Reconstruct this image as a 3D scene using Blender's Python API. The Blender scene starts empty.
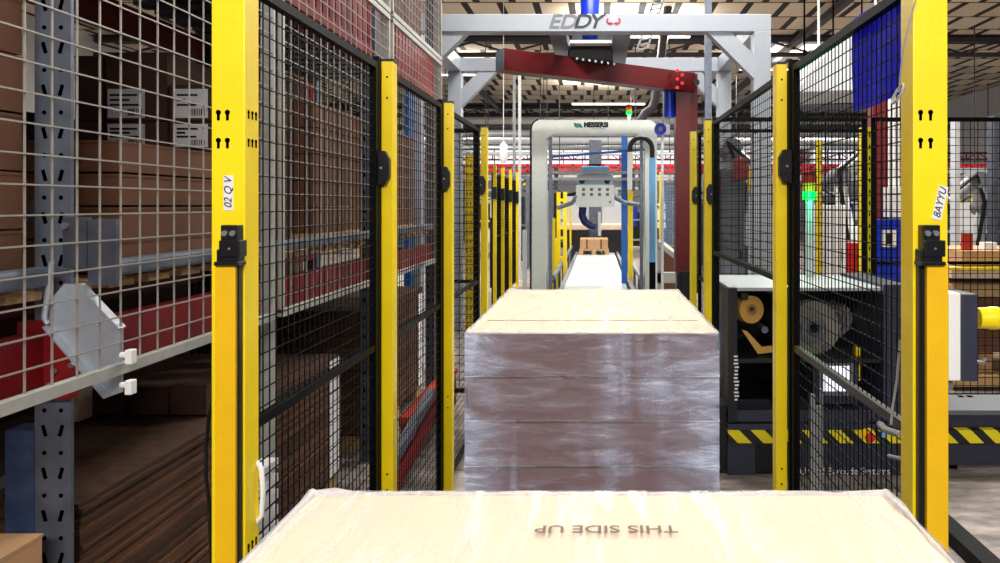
import bpy, math, random
from mathutils import Vector, Matrix
random.seed(7)
S = bpy.context.scene
COL = S.collection
F = 740.0; VX = 597.0; VY = 205.0; EYE = 1.65
BELT = 0.386
def P(px, py, Y):
    return Vector(((px-VX)*Y/F, Y, EYE-(py-VY)*Y/F))
def X(px, Y): return (px-VX)*Y/F
def Z(py, Y): return EYE-(py-VY)*Y/F

# ------------------------------------------------------------------ materials
def srgb(r, g, b):
    f = lambda c: (c/255/12.92) if c/255 <= .04045 else ((c/255+.055)/1.055)**2.4
    return (f(r), f(g), f(b), 1)
def mat(name, col, rough=.5, metal=0.0, noise=0.0, nscale=20.0, bump=0.0, bscale=80.0, emit=None, es=0.0, alpha=1.0, stretch=(1,1,1), spec=.5, coat=0.0):
    m = bpy.data.materials.new(name); m.use_nodes = True
    nt = m.node_tree; b = nt.nodes['Principled BSDF']
    b.inputs['Base Color'].default_value = col
    b.inputs['Roughness'].default_value = rough
    b.inputs['Metallic'].default_value = metal
    b.inputs['Specular IOR Level'].default_value = spec
    b.inputs['Coat Weight'].default_value = coat
    b.inputs['Alpha'].default_value = alpha
    if emit:
        b.inputs['Emission Color'].default_value = emit; b.inputs['Emission Strength'].default_value = es
    tc = nt.nodes.new('ShaderNodeTexCoord'); mp = nt.nodes.new('ShaderNodeMapping')
    mp.inputs['Scale'].default_value = stretch
    nt.links.new(tc.outputs['Object'], mp.inputs['Vector'])
    if noise > 0:
        n = nt.nodes.new('ShaderNodeTexNoise'); n.inputs['Scale'].default_value = nscale; n.inputs['Detail'].default_value = 6
        nt.links.new(mp.outputs[0], n.inputs['Vector'])
        r = nt.nodes.new('ShaderNodeMapRange')
        r.inputs['From Min'].default_value = .3; r.inputs['From Max'].default_value = .7
        r.inputs['To Min'].default_value = 1-noise; r.inputs['To Max'].default_value = 1+noise*.5
        nt.links.new(n.outputs['Fac'], r.inputs['Value'])
        mx = nt.nodes.new('ShaderNodeMix'); mx.data_type = 'RGBA'; mx.blend_type = 'MULTIPLY'; mx.inputs['Factor'].default_value = 1
        mx.inputs['A'].default_value = col
        nt.links.new(r.outputs[0], mx.inputs['B'])
        nt.links.new(mx.outputs['Result'], b.inputs['Base Color'])
    if bump > 0:
        n2 = nt.nodes.new('ShaderNodeTexNoise'); n2.inputs['Scale'].default_value = bscale
        nt.links.new(mp.outputs[0], n2.inputs['Vector'])
        bp = nt.nodes.new('ShaderNodeBump'); bp.inputs['Strength'].default_value = bump; bp.inputs['Distance'].default_value = .01
        nt.links.new(n2.outputs['Fac'], bp.inputs['Height']); nt.links.new(bp.outputs[0], b.inputs['Normal'])
    return m
M = {}
M['yellow'] = mat('safety_yellow_paint', srgb(255, 224, 8), .38, noise=.06, nscale=9, bump=.05)
M['amber'] = mat('darker_yellow_paint', srgb(243, 190, 6), .45, noise=.05)
M['black'] = mat('black_powder_coat', srgb(4, 4, 8), .55, spec=.12)
M['darkrail'] = mat('lit_black_rail', srgb(62, 58, 54), .5)  # black rail as lit: the light is put into a greyer colour
M['blackp'] = mat('black_plastic', srgb(12, 12, 14), .35, bump=.1)
M['hole'] = mat('black_hole', (0, 0, 0, 1), 1.0, spec=0)
M['wiregrey'] = mat('galvanised_wire', srgb(160, 154, 150), .45, .3)
M['railgrey'] = mat('galvanised_rail', srgb(176, 176, 172), .5, .2, noise=.12, nscale=30)
M['galv'] = mat('galvanised_steel', srgb(118, 126, 142), .45, .55, noise=.25, nscale=14)
M['galvdark'] = mat('dull_steel', srgb(92, 98, 112), .5, .5, noise=.3, nscale=14)
M['alu'] = mat('silver_painted_steel', srgb(176, 184, 196), .42, .25, noise=.08, nscale=60, bump=.05, bscale=300)
M['bluesteel'] = mat('blue_grey_steel', srgb(70, 88, 128), .45, .3, noise=.3)
M['red'] = mat('dark_red_paint', srgb(84, 0, 3), .38, noise=.15, nscale=6)
M['rackred'] = mat('red_beam_paint', srgb(126, 8, 14), .5, noise=.25, nscale=10)
M['redbright'] = mat('bright_red_paint', srgb(215, 25, 35), .45)
M['orange'] = mat('orange_red_paint', srgb(180, 50, 26), .5)
M['maroon'] = mat('maroon_paint', srgb(120, 32, 36), .5, noise=.15)
M['blue'] = mat('blue_motor_paint', srgb(10, 50, 190), .35)
M['bluesheet'] = mat('blue_plastic_sheet', srgb(8, 16, 255), .5, noise=.06, nscale=5)
_nt = M['bluesheet'].node_tree; _t = _nt.nodes.new('ShaderNodeBsdfTranslucent'); _t.inputs[0].default_value = (.005, .012, .95, 1)
_m = _nt.nodes.new('ShaderNodeMixShader'); _m.inputs[0].default_value = .5; _o = [n for n in _nt.nodes if n.type == 'OUTPUT_MATERIAL'][0]
_nt.links.new(_nt.nodes['Principled BSDF'].outputs[0], _m.inputs[1]); _nt.links.new(_t.outputs[0], _m.inputs[2]); _nt.links.new(_m.outputs[0], _o.inputs[0])
M['bluecol'] = mat('blue_column_paint', srgb(20, 92, 175), .45)
M['darkblue'] = mat('dark_blue_rubber', srgb(16, 22, 90), .45)
M['navy'] = mat('navy_screen', srgb(26, 32, 62), .6)
M['lightblue'] = mat('light_blue_paint', srgb(110, 175, 225), .4)
M['mint'] = mat('pale_grey_green_paint', srgb(226, 234, 228), .4, noise=.05)
M['mintblue'] = mat('pale_blue_panel', srgb(170, 205, 225), .4)
M['white'] = mat('white_paint', srgb(235, 236, 236), .5)
M['paper'] = mat('white_paper', srgb(235, 235, 240), .8)
M['ink'] = mat('black_ink', srgb(14, 14, 18), .8)
M['inkgrey'] = mat('grey_print', srgb(112, 104, 98), .8)
M['letterdark'] = mat('dark_grey_lettering', srgb(58, 60, 66), .5)
M['lettergrey'] = mat('mid_grey_lettering', srgb(120, 122, 128), .5)
M['letterred'] = mat('red_emblem', srgb(220, 40, 50), .5)
M['lettergreen'] = mat('green_emblem', srgb(10, 120, 95), .5)
M['lettercyan'] = mat('pale_cyan_emblem', srgb(130, 205, 215), .5)
M['machine'] = mat('slate_grey_machine_paint', srgb(46, 50, 68), .45, noise=.12, nscale=40)
M['machlight'] = mat('grey_machine_side', srgb(100, 104, 112), .5, noise=.15, nscale=60)
M['machtop'] = mat('brushed_machine_top', srgb(190, 195, 202), .35, .4)
M['dark'] = mat('dark_machine_interior', srgb(16, 16, 24), .5)
M['gold'] = mat('gold_label_roll', srgb(205, 160, 80), .4, .1)
M['kraftcore'] = mat('cardboard_core', srgb(150, 112, 72), .8)
M['plastic'] = mat('translucent_film_roll', srgb(175, 170, 160), .25, alpha=.55)
M['screen'] = mat('lit_screen', srgb(225, 228, 240), .2, emit=srgb(225, 228, 245), es=1.0)
M['greenlit'] = mat('green_beacon_lit', srgb(10, 200, 60), .3, emit=(0.0, 1, .10, 1), es=1.5)
M['amberlens'] = mat('amber_lens', srgb(200, 120, 20), .2)
M['redlens'] = mat('red_lens', srgb(150, 25, 20), .2)
M['lamp'] = mat('lit_lamp_tube', (1, 1, 1, 1), .5, emit=(1, .97, .92, 1), es=5.0)
M['kraft'] = mat('kraft_cardboard', srgb(190, 148, 108), .85, noise=.1, nscale=5, bump=.08, bscale=150)
M['kraftb'] = mat('kraft_cardboard_browner', srgb(102, 66, 44), .85, noise=.16, nscale=6, bump=.1, bscale=120)
M['kraftd'] = mat('dark_brown_cardboard', srgb(78, 52, 42), .85, noise=.15, nscale=6)
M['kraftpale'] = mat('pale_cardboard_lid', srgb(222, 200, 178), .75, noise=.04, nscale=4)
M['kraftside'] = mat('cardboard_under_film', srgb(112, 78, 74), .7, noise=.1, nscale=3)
M['edge'] = mat('cardboard_edges', srgb(80, 54, 38), .9, noise=.5, nscale=60, stretch=(.3, .3, 12))
M['seam'] = mat('shadow_gap_flap', srgb(96, 66, 46), .9)
M['wood'] = mat('pallet_wood', srgb(196, 160, 112), .8, noise=.25, nscale=12, stretch=(1, 8, 8))
M['belt'] = mat('white_conveyor_belt', srgb(190, 200, 204), .35, noise=.05, nscale=12)
M['roller'] = mat('steel_roller', srgb(180, 184, 190), .3, .8)
M['cable'] = mat('grey_cable', srgb(150, 150, 150), .5)
M['duct'] = mat('grey_duct', srgb(150, 156, 162), .5, .3, noise=.15, nscale=3)
M['pipew'] = mat('pale_pipe', srgb(205, 210, 214), .5, .1)
M['truss'] = mat('dark_roof_steel', srgb(64, 60, 66), .6)
M['glasspanel'] = mat('clear_guard_panel', srgb(180, 210, 235), .08, alpha=.25)

def hazard():
    m = bpy.data.materials.new('yellow_black_hazard_stripes'); m.use_nodes = True
    nt = m.node_tree; b = nt.nodes['Principled BSDF']; b.inputs['Roughness'].default_value = .45
    tc = nt.nodes.new('ShaderNodeTexCoord'); sp = nt.nodes.new('ShaderNodeSeparateXYZ')
    nt.links.new(tc.outputs['Object'], sp.inputs[0])
    a = nt.nodes.new('ShaderNodeMath'); a.operation = 'MULTIPLY_ADD'; a.inputs[1].default_value = 1.0
    nt.links.new(sp.outputs['Z'], a.inputs[0]); nt.links.new(sp.outputs['X'], a.inputs[2])
    d = nt.nodes.new('ShaderNodeMath'); d.operation = 'DIVIDE'; d.inputs[1].default_value = .155
    nt.links.new(a.outputs[0], d.inputs[0])
    fr = nt.nodes.new('ShaderNodeMath'); fr.operation = 'FRACT'; nt.links.new(d.outputs[0], fr.inputs[0])
    g = nt.nodes.new('ShaderNodeMath'); g.operation = 'GREATER_THAN'; g.inputs[1].default_value = .45; nt.links.new(fr.outputs[0], g.inputs[0])
    mx = nt.nodes.new('ShaderNodeMix'); mx.data_type = 'RGBA'
    mx.inputs['A'].default_value = srgb(22, 22, 26); mx.inputs['B'].default_value = srgb(238, 222, 20)
    nt.links.new(g.outputs[0], mx.inputs['Factor']); nt.links.new(mx.outputs['Result'], b.inputs['Base Color'])
    return m
M['hazard'] = hazard()

def film_mat(name, base, gain, scl, col=(.74, .78, 1, 1), bands=0.0, bump=.5, rot=(0, .25, .35)):
    """milky clear stretch film: see-through, denser in creases, with highlights painted as paler sides"""
    m = bpy.data.materials.new(name); m.use_nodes = True
    nt = m.node_tree; b = nt.nodes['Principled BSDF']
    b.inputs['Base Color'].default_value = col; b.inputs['Roughness'].default_value = .2; b.inputs['Specular IOR Level'].default_value = .9
    tc = nt.nodes.new('ShaderNodeTexCoord')
    def noise(scale, rotation, sc, detail, dist=.3):
        mp = nt.nodes.new('ShaderNodeMapping'); mp.inputs['Scale'].default_value = scale; mp.inputs['Rotation'].default_value = rotation
        nt.links.new(tc.outputs['Object'], mp.inputs['Vector'])
        n = nt.nodes.new('ShaderNodeTexNoise'); n.inputs['Scale'].default_value = sc; n.inputs['Detail'].default_value = detail; n.inputs['Distortion'].default_value = dist
        nt.links.new(mp.outputs[0], n.inputs['Vector']); return n.outputs['Fac']
    def rng(v, a, b_, c, d):
        r = nt.nodes.new('ShaderNodeMapRange')
        for k, q in zip(('From Min', 'From Max', 'To Min', 'To Max'), (a, b_, c, d)): r.inputs[k].default_value = q
        nt.links.new(v, r.inputs['Value']); return r.outputs[0]
    def mth(op, a, b_):
        n = nt.nodes.new('ShaderNodeMath'); n.operation = op
        for i, v in enumerate((a, b_)):
            if isinstance(v, (int, float)): n.inputs[i].default_value = v
            else: nt.links.new(v, n.inputs[i])
        return n.outputs[0]
    n1 = noise(scl, rot, 5, 8)
    n2 = noise((1, 1, 1), (0, 0, 0), 260, 2, 0)
    al = mth('ADD', rng(n1, .45, .72, base, base+gain), rng(n2, .4, .65, -.04, .05))
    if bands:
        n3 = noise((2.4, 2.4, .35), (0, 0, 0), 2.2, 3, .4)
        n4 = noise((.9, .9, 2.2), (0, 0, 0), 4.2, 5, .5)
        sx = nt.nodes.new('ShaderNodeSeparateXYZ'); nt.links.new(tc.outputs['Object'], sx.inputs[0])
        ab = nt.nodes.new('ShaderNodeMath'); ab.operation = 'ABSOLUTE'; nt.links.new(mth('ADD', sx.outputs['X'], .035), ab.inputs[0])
        edge = mth('ADD', rng(ab.outputs[0], .15, .40, 0, .85), rng(n3, .5, .7, -.25, .35))  # sides made milkier: corner highlights painted into the film's alpha
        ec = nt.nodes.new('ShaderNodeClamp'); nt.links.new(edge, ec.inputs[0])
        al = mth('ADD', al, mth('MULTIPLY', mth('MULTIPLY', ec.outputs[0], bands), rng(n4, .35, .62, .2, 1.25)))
    cl = nt.nodes.new('ShaderNodeClamp'); nt.links.new(al, cl.inputs[0]); cl.inputs['Min'].default_value = .02; cl.inputs['Max'].default_value = .92
    nt.links.new(cl.outputs[0], b.inputs['Alpha'])
    bp = nt.nodes.new('ShaderNodeBump'); bp.inputs['Strength'].default_value = bump; bp.inputs['Distance'].default_value = .02
    nt.links.new(n1, bp.inputs['Height']); nt.links.new(bp.outputs[0], b.inputs['Normal'])
    return m
M['film'] = film_mat('clear_stretch_film', .09, .15, (1.5, 1, 5), bands=.85, rot=(0, .3, .1), col=(.68, .75, 1, 1), bump=.9)  # bluish tint and side bands paint the film's highlights
M['filmtop'] = film_mat('clear_stretch_film_top', .02, .5, (7, 1.0, 1), (1, .98, .95, 1), bump=.3, rot=(0, 0, -.7))

# ------------------------------------------------------------------ mesh builder
class MB:
    def __init__(s): s.v = []; s.f = []; s.m = []; s.k = 0; s.sm = []
    def mat(s, k): s.k = k; return s
    def add(s, vs, fs, smooth=False):
        o = len(s.v); s.v += [Vector(v) for v in vs]
        for f in fs: s.f.append([i+o for i in f]); s.m.append(s.k); s.sm.append(smooth)
        return s
    def box(s, x0, x1, y0, y1, z0, z1):
        x0, x1 = sorted((x0, x1)); y0, y1 = sorted((y0, y1)); z0, z1 = sorted((z0, z1))
        vs = [(x, y, z) for z in (z0, z1) for y in (y0, y1) for x in (x0, x1)]
        return s.add(vs, [(0, 2, 3, 1), (4, 5, 7, 6), (0, 1, 5, 4), (1, 3, 7, 5), (3, 2, 6, 7), (2, 0, 4, 6)])
    def bar(s, a, b, w, h, up=(0, 0, 1)):
        a = Vector(a); b = Vector(b); d = (b-a).normalized(); u = Vector(up)
        if abs(d.dot(u)) > .98: u = Vector((0, 1, 0))
        r = d.cross(u).normalized(); u = r.cross(d).normalized()
        vs = []
        for p in (a, b):
            for i, j in ((-1, -1), (1, -1), (1, 1), (-1, 1)): vs.append(p+r*(i*w/2)+u*(j*h/2))
        return s.add(vs, [(0, 1, 2, 3), (7, 6, 5, 4), (0, 4, 5, 1), (1, 5, 6, 2), (2, 6, 7, 3), (3, 7, 4, 0)])
    def tube(s, pts, r, n=10, caps=True):
        pts = [Vector(p) for p in pts]; rings = []
        rr = r if isinstance(r, (list, tuple)) else [r]*len(pts)
        pu = None
        for i, p in enumerate(pts):
            d = (pts[min(i+1, len(pts)-1)]-pts[max(i-1, 0)])
            d = d.normalized() if d.length > 1e-9 else Vector((0, 0, 1))
            if pu is None:
                pu = Vector((0, 0, 1)) if abs(d.z) < .9 else Vector((1, 0, 0))
            u = (pu-d*pu.dot(d)).normalized(); w = d.cross(u); pu = u
            rings.append([p+(u*math.cos(2*math.pi*k/n)+w*math.sin(2*math.pi*k/n))*rr[i] for k in range(n)])
        vs = [v for g in rings for v in g]; fs = []
        for i in range(len(pts)-1):
            for k in range(n):
                a = i*n+k; b = i*n+(k+1) % n
                fs.append((a, b, b+n, a+n))
        s.add(vs, fs, True)
        if caps:
            s.add(rings[0], [tuple(range(n))[::-1]]); s.add(rings[-1], [tuple(range(n))])
        return s
    def cyl(s, a, b, r, n=16): return s.tube([a, b], r, n)
    def ring(s, c, axis, r0, r1, t, n=28):
        """flat ring (washer) with thickness t about axis"""
        c = Vector(c); d = Vector(axis).normalized(); u = d.orthogonal().normalized(); w = d.cross(u)
        vs = []
        for k in range(n):
            e = u*math.cos(2*math.pi*k/n)+w*math.sin(2*math.pi*k/n)
            vs += [c+e*r0-d*t/2, c+e*r1-d*t/2, c+e*r1+d*t/2, c+e*r0+d*t/2]
        fs = []
        for k in range(n):
            a = 4*k; b = 4*((k+1) % n)
            for i in range(4): fs.append((a+i, a+(i+1) % 4, b+(i+1) % 4, b+i))
        return s.add(vs, fs)
    def prism(s, poly, d):
        """poly: list of 3-D points (planar), extruded by vector d"""
        n = len(poly); d = Vector(d); vs = [Vector(p) for p in poly]; vs += [v+d for v in vs]
        fs = [tuple(range(n))[::-1], tuple(range(n, 2*n))]+[(i, (i+1) % n, (i+1) % n+n, i+n) for i in range(n)]
        return s.add(vs, fs)
    def mesh(s, name, o=(0, 0, 0), mats=()):
        o = Vector(o); me = bpy.data.meshes.new(name)
        me.from_pydata([v-o for v in s.v], [], s.f)
        for m in mats: me.materials.append(m)
        for p, k, q in zip(me.polygons, s.m, s.sm): p.material_index = k; p.use_smooth = q
        me.update()
        import bmesh
        bm = bmesh.new(); bm.from_mesh(me); bmesh.ops.recalc_face_normals(bm, faces=bm.faces); bm.to_mesh(me); bm.free()
        return me
    def build(s, name, mats, parent=None, bevel=0, origin=None):
        if not isinstance(mats, (list, tuple)): mats = (mats,)
        if parent is not None:
            o = wloc(parent); me = s.mesh(name, o, mats)
            ob = bpy.data.objects.new(name, me); ob.parent = parent
        else:
            o = Vector(origin) if origin is not None else centre_base(s.v)
            me = s.mesh(name, o, mats); ob = bpy.data.objects.new(name, me); ob.location = o
        COL.objects.link(ob)
        if bevel:
            b = ob.modifiers.new('bevel', 'BEVEL'); b.width = bevel; b.segments = 2; b.limit_method = 'ANGLE'
        return ob
def centre_base(vs):
    xs = [v.x for v in vs]; ys = [v.y for v in vs]; zs = [v.z for v in vs]
    return Vector(((min(xs)+max(xs))/2, (min(ys)+max(ys))/2, min(zs)))
def wloc(o):
    l = Vector(o.location)
    while o.parent: o = o.parent; l += o.location
    return l
def tag(o, label=None, cat=None, group=None, kind=None):
    if label: o['label'] = label
    if cat: o['category'] = cat
    if group: o['group'] = group
    if kind: o['kind'] = kind
    return o
def thing(name, loc, label, cat, group=None):
    e = bpy.data.objects.new(name, None); COL.objects.link(e); e.location = loc; e.empty_display_size = .1
    return tag(e, label, cat, group)
def struct(mb, name, m, origin=(0, 0, 0)):
    o = mb.build(name, m, origin=origin); o['kind'] = 'structure'; return o
def dup(root, loc, label=None, group=None):
    r = root.copy(); COL.objects.link(r); r.location = loc
    if label: r['label'] = label
    if group: r['group'] = group
    for ch in list(root.children):
        c = ch.copy(); COL.objects.link(c); c.parent = r
        for g in ch.children:
            d = g.copy(); COL.objects.link(d); d.parent = c
    return r
def text(name, body, size, m, parent, loc, rot, extrude=.0006, wide=1.0, shear=0.0, align='CENTER', offset=0.0):
    cu = bpy.data.curves.new(name, 'FONT'); cu.body = body; cu.size = size; cu.extrude = extrude
    cu.align_x = align; cu.align_y = 'CENTER'; cu.shear = shear; cu.offset = offset
    t = bpy.data.objects.new('tmp_text', cu); COL.objects.link(t)
    bpy.context.view_layer.update()
    me = bpy.data.meshes.new_from_object(t.evaluated_get(bpy.context.evaluated_depsgraph_get()))
    bpy.data.objects.remove(t); me.name = name
    R = Matrix.LocRotScale(Vector(loc)-wloc(parent), __import__('mathutils').Euler(rot), Vector((1, 1, 1)))
    me.transform(R @ Matrix.Diagonal((wide, 1, 1, 1)))
    me.materials.clear(); me.materials.append(m)
    o = bpy.data.objects.new(name, me); o.parent = parent; COL.objects.link(o); return o
FR = (math.pi/2, 0, 0)   # text facing the camera

def wire_grid(mb, fixed, axis, a0, a1, z0, z1, pa, pz, r):
    """welded wire grid; axis 'Y': plane x=fixed spanning Y; axis 'X': plane y=fixed spanning X"""
    n = int((a1-a0)/pa)
    for i in range(1, n+1):
        a = a0+(a1-a0)*i/(n+1)
        if axis == 'Y': mb.box(fixed-r, fixed+r, a-r, a+r, z0, z1)
        else: mb.box(a-r, a+r, fixed-r, fixed+r, z0, z1)
    n = int((z1-z0)/pz)
    for i in range(1, n+1):
        z = z0+(z1-z0)*i/(n+1)
        if axis == 'Y': mb.box(fixed-r+2*r, fixed+r+2*r, a0, a1, z-r, z+r)
        else: mb.box(a0, a1, fixed-r-2*r, fixed+r-2*r, z-r, z+r)

# ------------------------------------------------------------------ room shell
def floor_mat():
    m = mat('worn_grey_concrete', srgb(132, 124, 120), .55, noise=.0)
    nt = m.node_tree; b = nt.nodes['Principled BSDF']
    tc = nt.nodes.new('ShaderNodeTexCoord'); n = nt.nodes.new('ShaderNodeTexNoise'); n.inputs['Scale'].default_value = 3.2; n.inputs['Detail'].default_value = 9; n.inputs['Roughness'].default_value = .65
    mp = nt.nodes.new('ShaderNodeMapping'); mp.inputs['Scale'].default_value = (1, 2.6, 1)
    nt.links.new(tc.outputs['Object'], mp.inputs[0]); nt.links.new(mp.outputs[0], n.inputs['Vector'])
    cr = nt.nodes.new('ShaderNodeValToRGB')
    cr.color_ramp.elements[0].position = .35; cr.color_ramp.elements[0].color = srgb(88, 82, 80)
    cr.color_ramp.elements[1].position = .66; cr.color_ramp.elements[1].color = srgb(172, 162, 156)
    nt.links.new(n.outputs['Fac'], cr.inputs[0]); nt.links.new(cr.outputs[0], b.inputs['Base Color'])
    return m
def ceil_mat():
    """pale roof boards with short dark gaps, laid in rows"""
    m = mat('pale_roof_boards_with_gaps', srgb(226, 210, 182), .8)
    nt = m.node_tree; b = nt.nodes['Principled BSDF']
    tc = nt.nodes.new('ShaderNodeTexCoord'); sp = nt.nodes.new('ShaderNodeSeparateXYZ'); nt.links.new(tc.outputs['Object'], sp.inputs[0])
    def mth(op, a, bb=None, c=None):
        n = nt.nodes.new('ShaderNodeMath'); n.operation = op
        for i, v in enumerate((a, bb, c)):
            if v is None: continue
            if isinstance(v, (int, float)): n.inputs[i].default_value = v
            else: nt.links.new(v, n.inputs[i])
        return n.outputs[0]
    row = mth('DIVIDE', sp.outputs['Y'], 1.5); rf = mth('FRACT', row); ri = mth('FLOOR', row)
    off = mth('FRACT', mth('MULTIPLY', ri, .37))
    cx = mth('FRACT', mth('ADD', mth('DIVIDE', sp.outputs['X'], .95), off))
    gap = mth('LESS_THAN', cx, .2)
    inner = mth('GREATER_THAN', rf, .06)
    purlin = mth('LESS_THAN', rf, .06)
    g = mth('MAXIMUM', mth('MULTIPLY', gap, inner), purlin)
    big = mth('LESS_THAN', mth('FRACT', mth('DIVIDE', mth('ADD', sp.outputs['Y'], 8.0), 15.6)), .09)
    g = mth('MAXIMUM', g, big)
    n = nt.nodes.new('ShaderNodeTexWhiteNoise'); n.noise_dimensions = '2D'
    cb = nt.nodes.new('ShaderNodeCombineXYZ')
    nt.links.new(mth('FLOOR', mth('ADD', mth('DIVIDE', sp.outputs['X'], .95), off)), cb.inputs[0]); nt.links.new(ri, cb.inputs[1]); nt.links.new(cb.outputs[0], n.inputs['Vector'])
    tone = nt.nodes.new('ShaderNodeMix'); tone.data_type = 'RGBA'
    tone.inputs['A'].default_value = srgb(204, 190, 164); tone.inputs['B'].default_value = srgb(240, 226, 200); nt.links.new(n.outputs['Value'], tone.inputs['Factor'])
    mx = nt.nodes.new('ShaderNodeMix'); mx.data_type = 'RGBA'; mx.inputs['B'].default_value = srgb(26, 22, 26)
    nt.links.new(g, mx.inputs['Factor']); nt.links.new(tone.outputs['Result'], mx.inputs['A']); nt.links.new(mx.outputs['Result'], b.inputs['Base Color'])
    return m
HC = 7.0
struct(MB().box(-16, 18, -3, 46, -.1, 0), 'floor', floor_mat())
struct(MB().box(-16, 18, -3, 46, HC, HC+.15), 'ceiling', ceil_mat())
wallm = mat('pale_hall_wall', srgb(215, 216, 220), .7, noise=.08, nscale=2)
struct(MB().box(-16, 18, 45.6, 45.9, 0, HC), 'wall_back', wallm)
struct(MB().box(-16.2, -16, -3, 46, 0, HC), 'wall_left', wallm)
struct(MB().box(18, 18.2, -3, 46, 0, HC), 'wall_right', wallm)
# high-level glazing on the back wall
glaze = mat('daylit_glazing', srgb(235, 240, 245), .2, emit=srgb(240, 245, 255), es=.95)
wn = 0
for x0 in (-14, -8.6, -3.2, 2.2, 7.6, 13):
    wn += 1
    mb = MB(); mb.box(x0, x0+4.6, 45.5, 45.55, 4.0, 5.3)
    mb.mat(1)
    for k in range(5): mb.box(x0+k*1.15-.03, x0+k*1.15+.03, 45.42, 45.5, 3.95, 5.35)
    mb.box(x0-.05, x0+4.65, 45.42, 45.5, 3.9, 4.0); mb.box(x0-.05, x0+4.65, 45.42, 45.5, 5.3, 5.4)
    struct(mb, 'window_%d' % wn, [glaze, M['duct']])
tn = 0
# roof beams across the hall and purlins
for y in (23.6, 40.0, 43.0):
    tn += 1
    mb = MB(); mb.box(-16, 18, y-.1, y+.1, HC-.16, HC-.02); mb.box(-16, 18, y-.1, y+.1, HC-.62, HC-.5)
    k = -16
    i = 0
    while k < 17.2:
        a, b = (HC-.16, HC-.5) if i % 2 == 0 else (HC-.5, HC-.16)
        mb.bar((k, y, a), (k+1.2, y, b), .06, .06); k += 1.2; i += 1
    struct(mb, 'trim_%d' % tn, M['truss'])
for x in (-5.2, 6.2):
    tn += 1
    struct(MB().box(x-.1, x+.1, 5, 45, HC-.35, HC-.18), 'trim_%d' % tn, M['truss'])

# hanging luminaires: lit tubes along the hall, each with its own real lamp
def luminaire(x, y, z, L, label, power, size=1.4, tilt=None, col=(1, .96, .9)):
    r = thing('ceiling_light', (x, y, z), label, 'light', 'long ceiling lights over the hall')
    mb = MB().box(x-L/2, x+L/2, y-.07, y+.07, z+.02, z+.08); mb.build('housing', M['white'], r)
    MB().cyl((x-L/2+.03, y, z), (x+L/2-.03, y, z), .022, 8).build('tube', M['lamp'], r)
    
    for q in (-L/3, L/3): MB().cyl((x+q, y, z+.08), (x+q, y, HC), .006, 6).build('hanger', M['truss'], r)
    if power > 0:
        for up in (0, 1):
            l = bpy.data.lights.new('lamp_light', 'AREA'); l.shape = 'RECTANGLE'; l.size = L; l.size_y = .5
            l.energy = power*(.30 if up else 1); l.color = col
            o = bpy.data.objects.new('lamp_light', l); COL.objects.link(o); o.location = (x, y, z+(.12 if up else -.04))
            if up: o.rotation_euler = (math.pi, 0, 0)
            elif tilt: o.rotation_euler = (math.radians(tilt), 0, 0)
            o['kind'] = 'helper'
luminaire(.2, .9, 5.6, 3.0, 'long white ceiling light above the camera over the wrapped loads', 60)
luminaire(.1, -2.7, 3.6, 3.0, 'added fill light behind the camera, tilted at the front faces', 230, tilt=62)  # unseen lamp added to brighten the front faces of posts and loads
luminaire(.6, 6.2, 6.3, 3.0, 'long white ceiling light above the silver wrapper portal', 330)
luminaire(.8, 12.5, 6.3, 3.0, 'long white ceiling light above the belt behind the portal', 300)
luminaire(5.5, 8.0, 6.3, 3.0, 'long white ceiling light above the aisle beyond the right fence', 330)
luminaire(-4.6, 15.5, 6.3, 3.0, 'long white ceiling light beyond the left rack', 380)
luminaire(1.0, 20.5, 6.3, 3.2, 'long lit ceiling light seen between red arm and portal beam', 330)
luminaire(-5.5, 26.5, 6.3, 3.2, 'long ceiling light left of centre far down the hall', 420)
luminaire(6.5, 25.5, 6.3, 3.2, 'long ceiling light right of centre far down the hall', 420)
luminaire(.5, 32.0, 6.0, 3.2, 'farthest ceiling light on the centre line of hall', 480)
luminaire(9.5, 15.5, 6.3, 3.2, 'long ceiling light at far right over the robot cell', 380)

# ------------------------------------------------------------------ wrapped loads
def cushion_box(mb, x0, x1, y0, y1, z0, z1, nx=26, ny=30, nz=16, amp=.004, seed=0):
    """closed box shell, gridded and gently wrinkled like tight stretch film"""
    rnd = random.Random(seed)
    ph = [rnd.uniform(0, 6.28) for _ in range(10)]
    def w(u, v): return (math.sin(u*21+ph[0]+v*9)+math.sin(v*33+ph[1]-u*12)+math.sin(u*47+v*29+ph[2])*.6+math.sin(u*5+ph[3])*1.2)*amp*.4
    def face(fn, n, a, b):
        vs = []; fs = []
        for j in range(b+1):
            for i in range(a+1):
                u = i/a; v = j/b; p = Vector(fn(u, v)); e = min(u, 1-u, v, 1-v); k = min(1, e*12)
                vs.append(p+Vector(n)*w(u*1.3+n[0], v+n[2]*.7)*k)
        for j in range(b):
            for i in range(a):
                q = j*(a+1)+i; fs.append((q, q+1, q+a+2, q+a+1))
        mb.add(vs, fs, True)
    dx, dy, dz = x1-x0, y1-y0, z1-z0
    face(lambda u, v: (x0+dx*u, y0, z0+dz*v), (0, -1, 0), nx, nz)
    face(lambda u, v: (x0+dx*u, y1, z0+dz*v), (0, 1, 0), nx, nz)
    face(lambda u, v: (x0, y0+dy*u, z0+dz*v), (-1, 0, 0), ny, nz)
    face(lambda u, v: (x1, y0+dy*u, z0+dz*v), (1, 0, 0), ny, nz)
    return face

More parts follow.
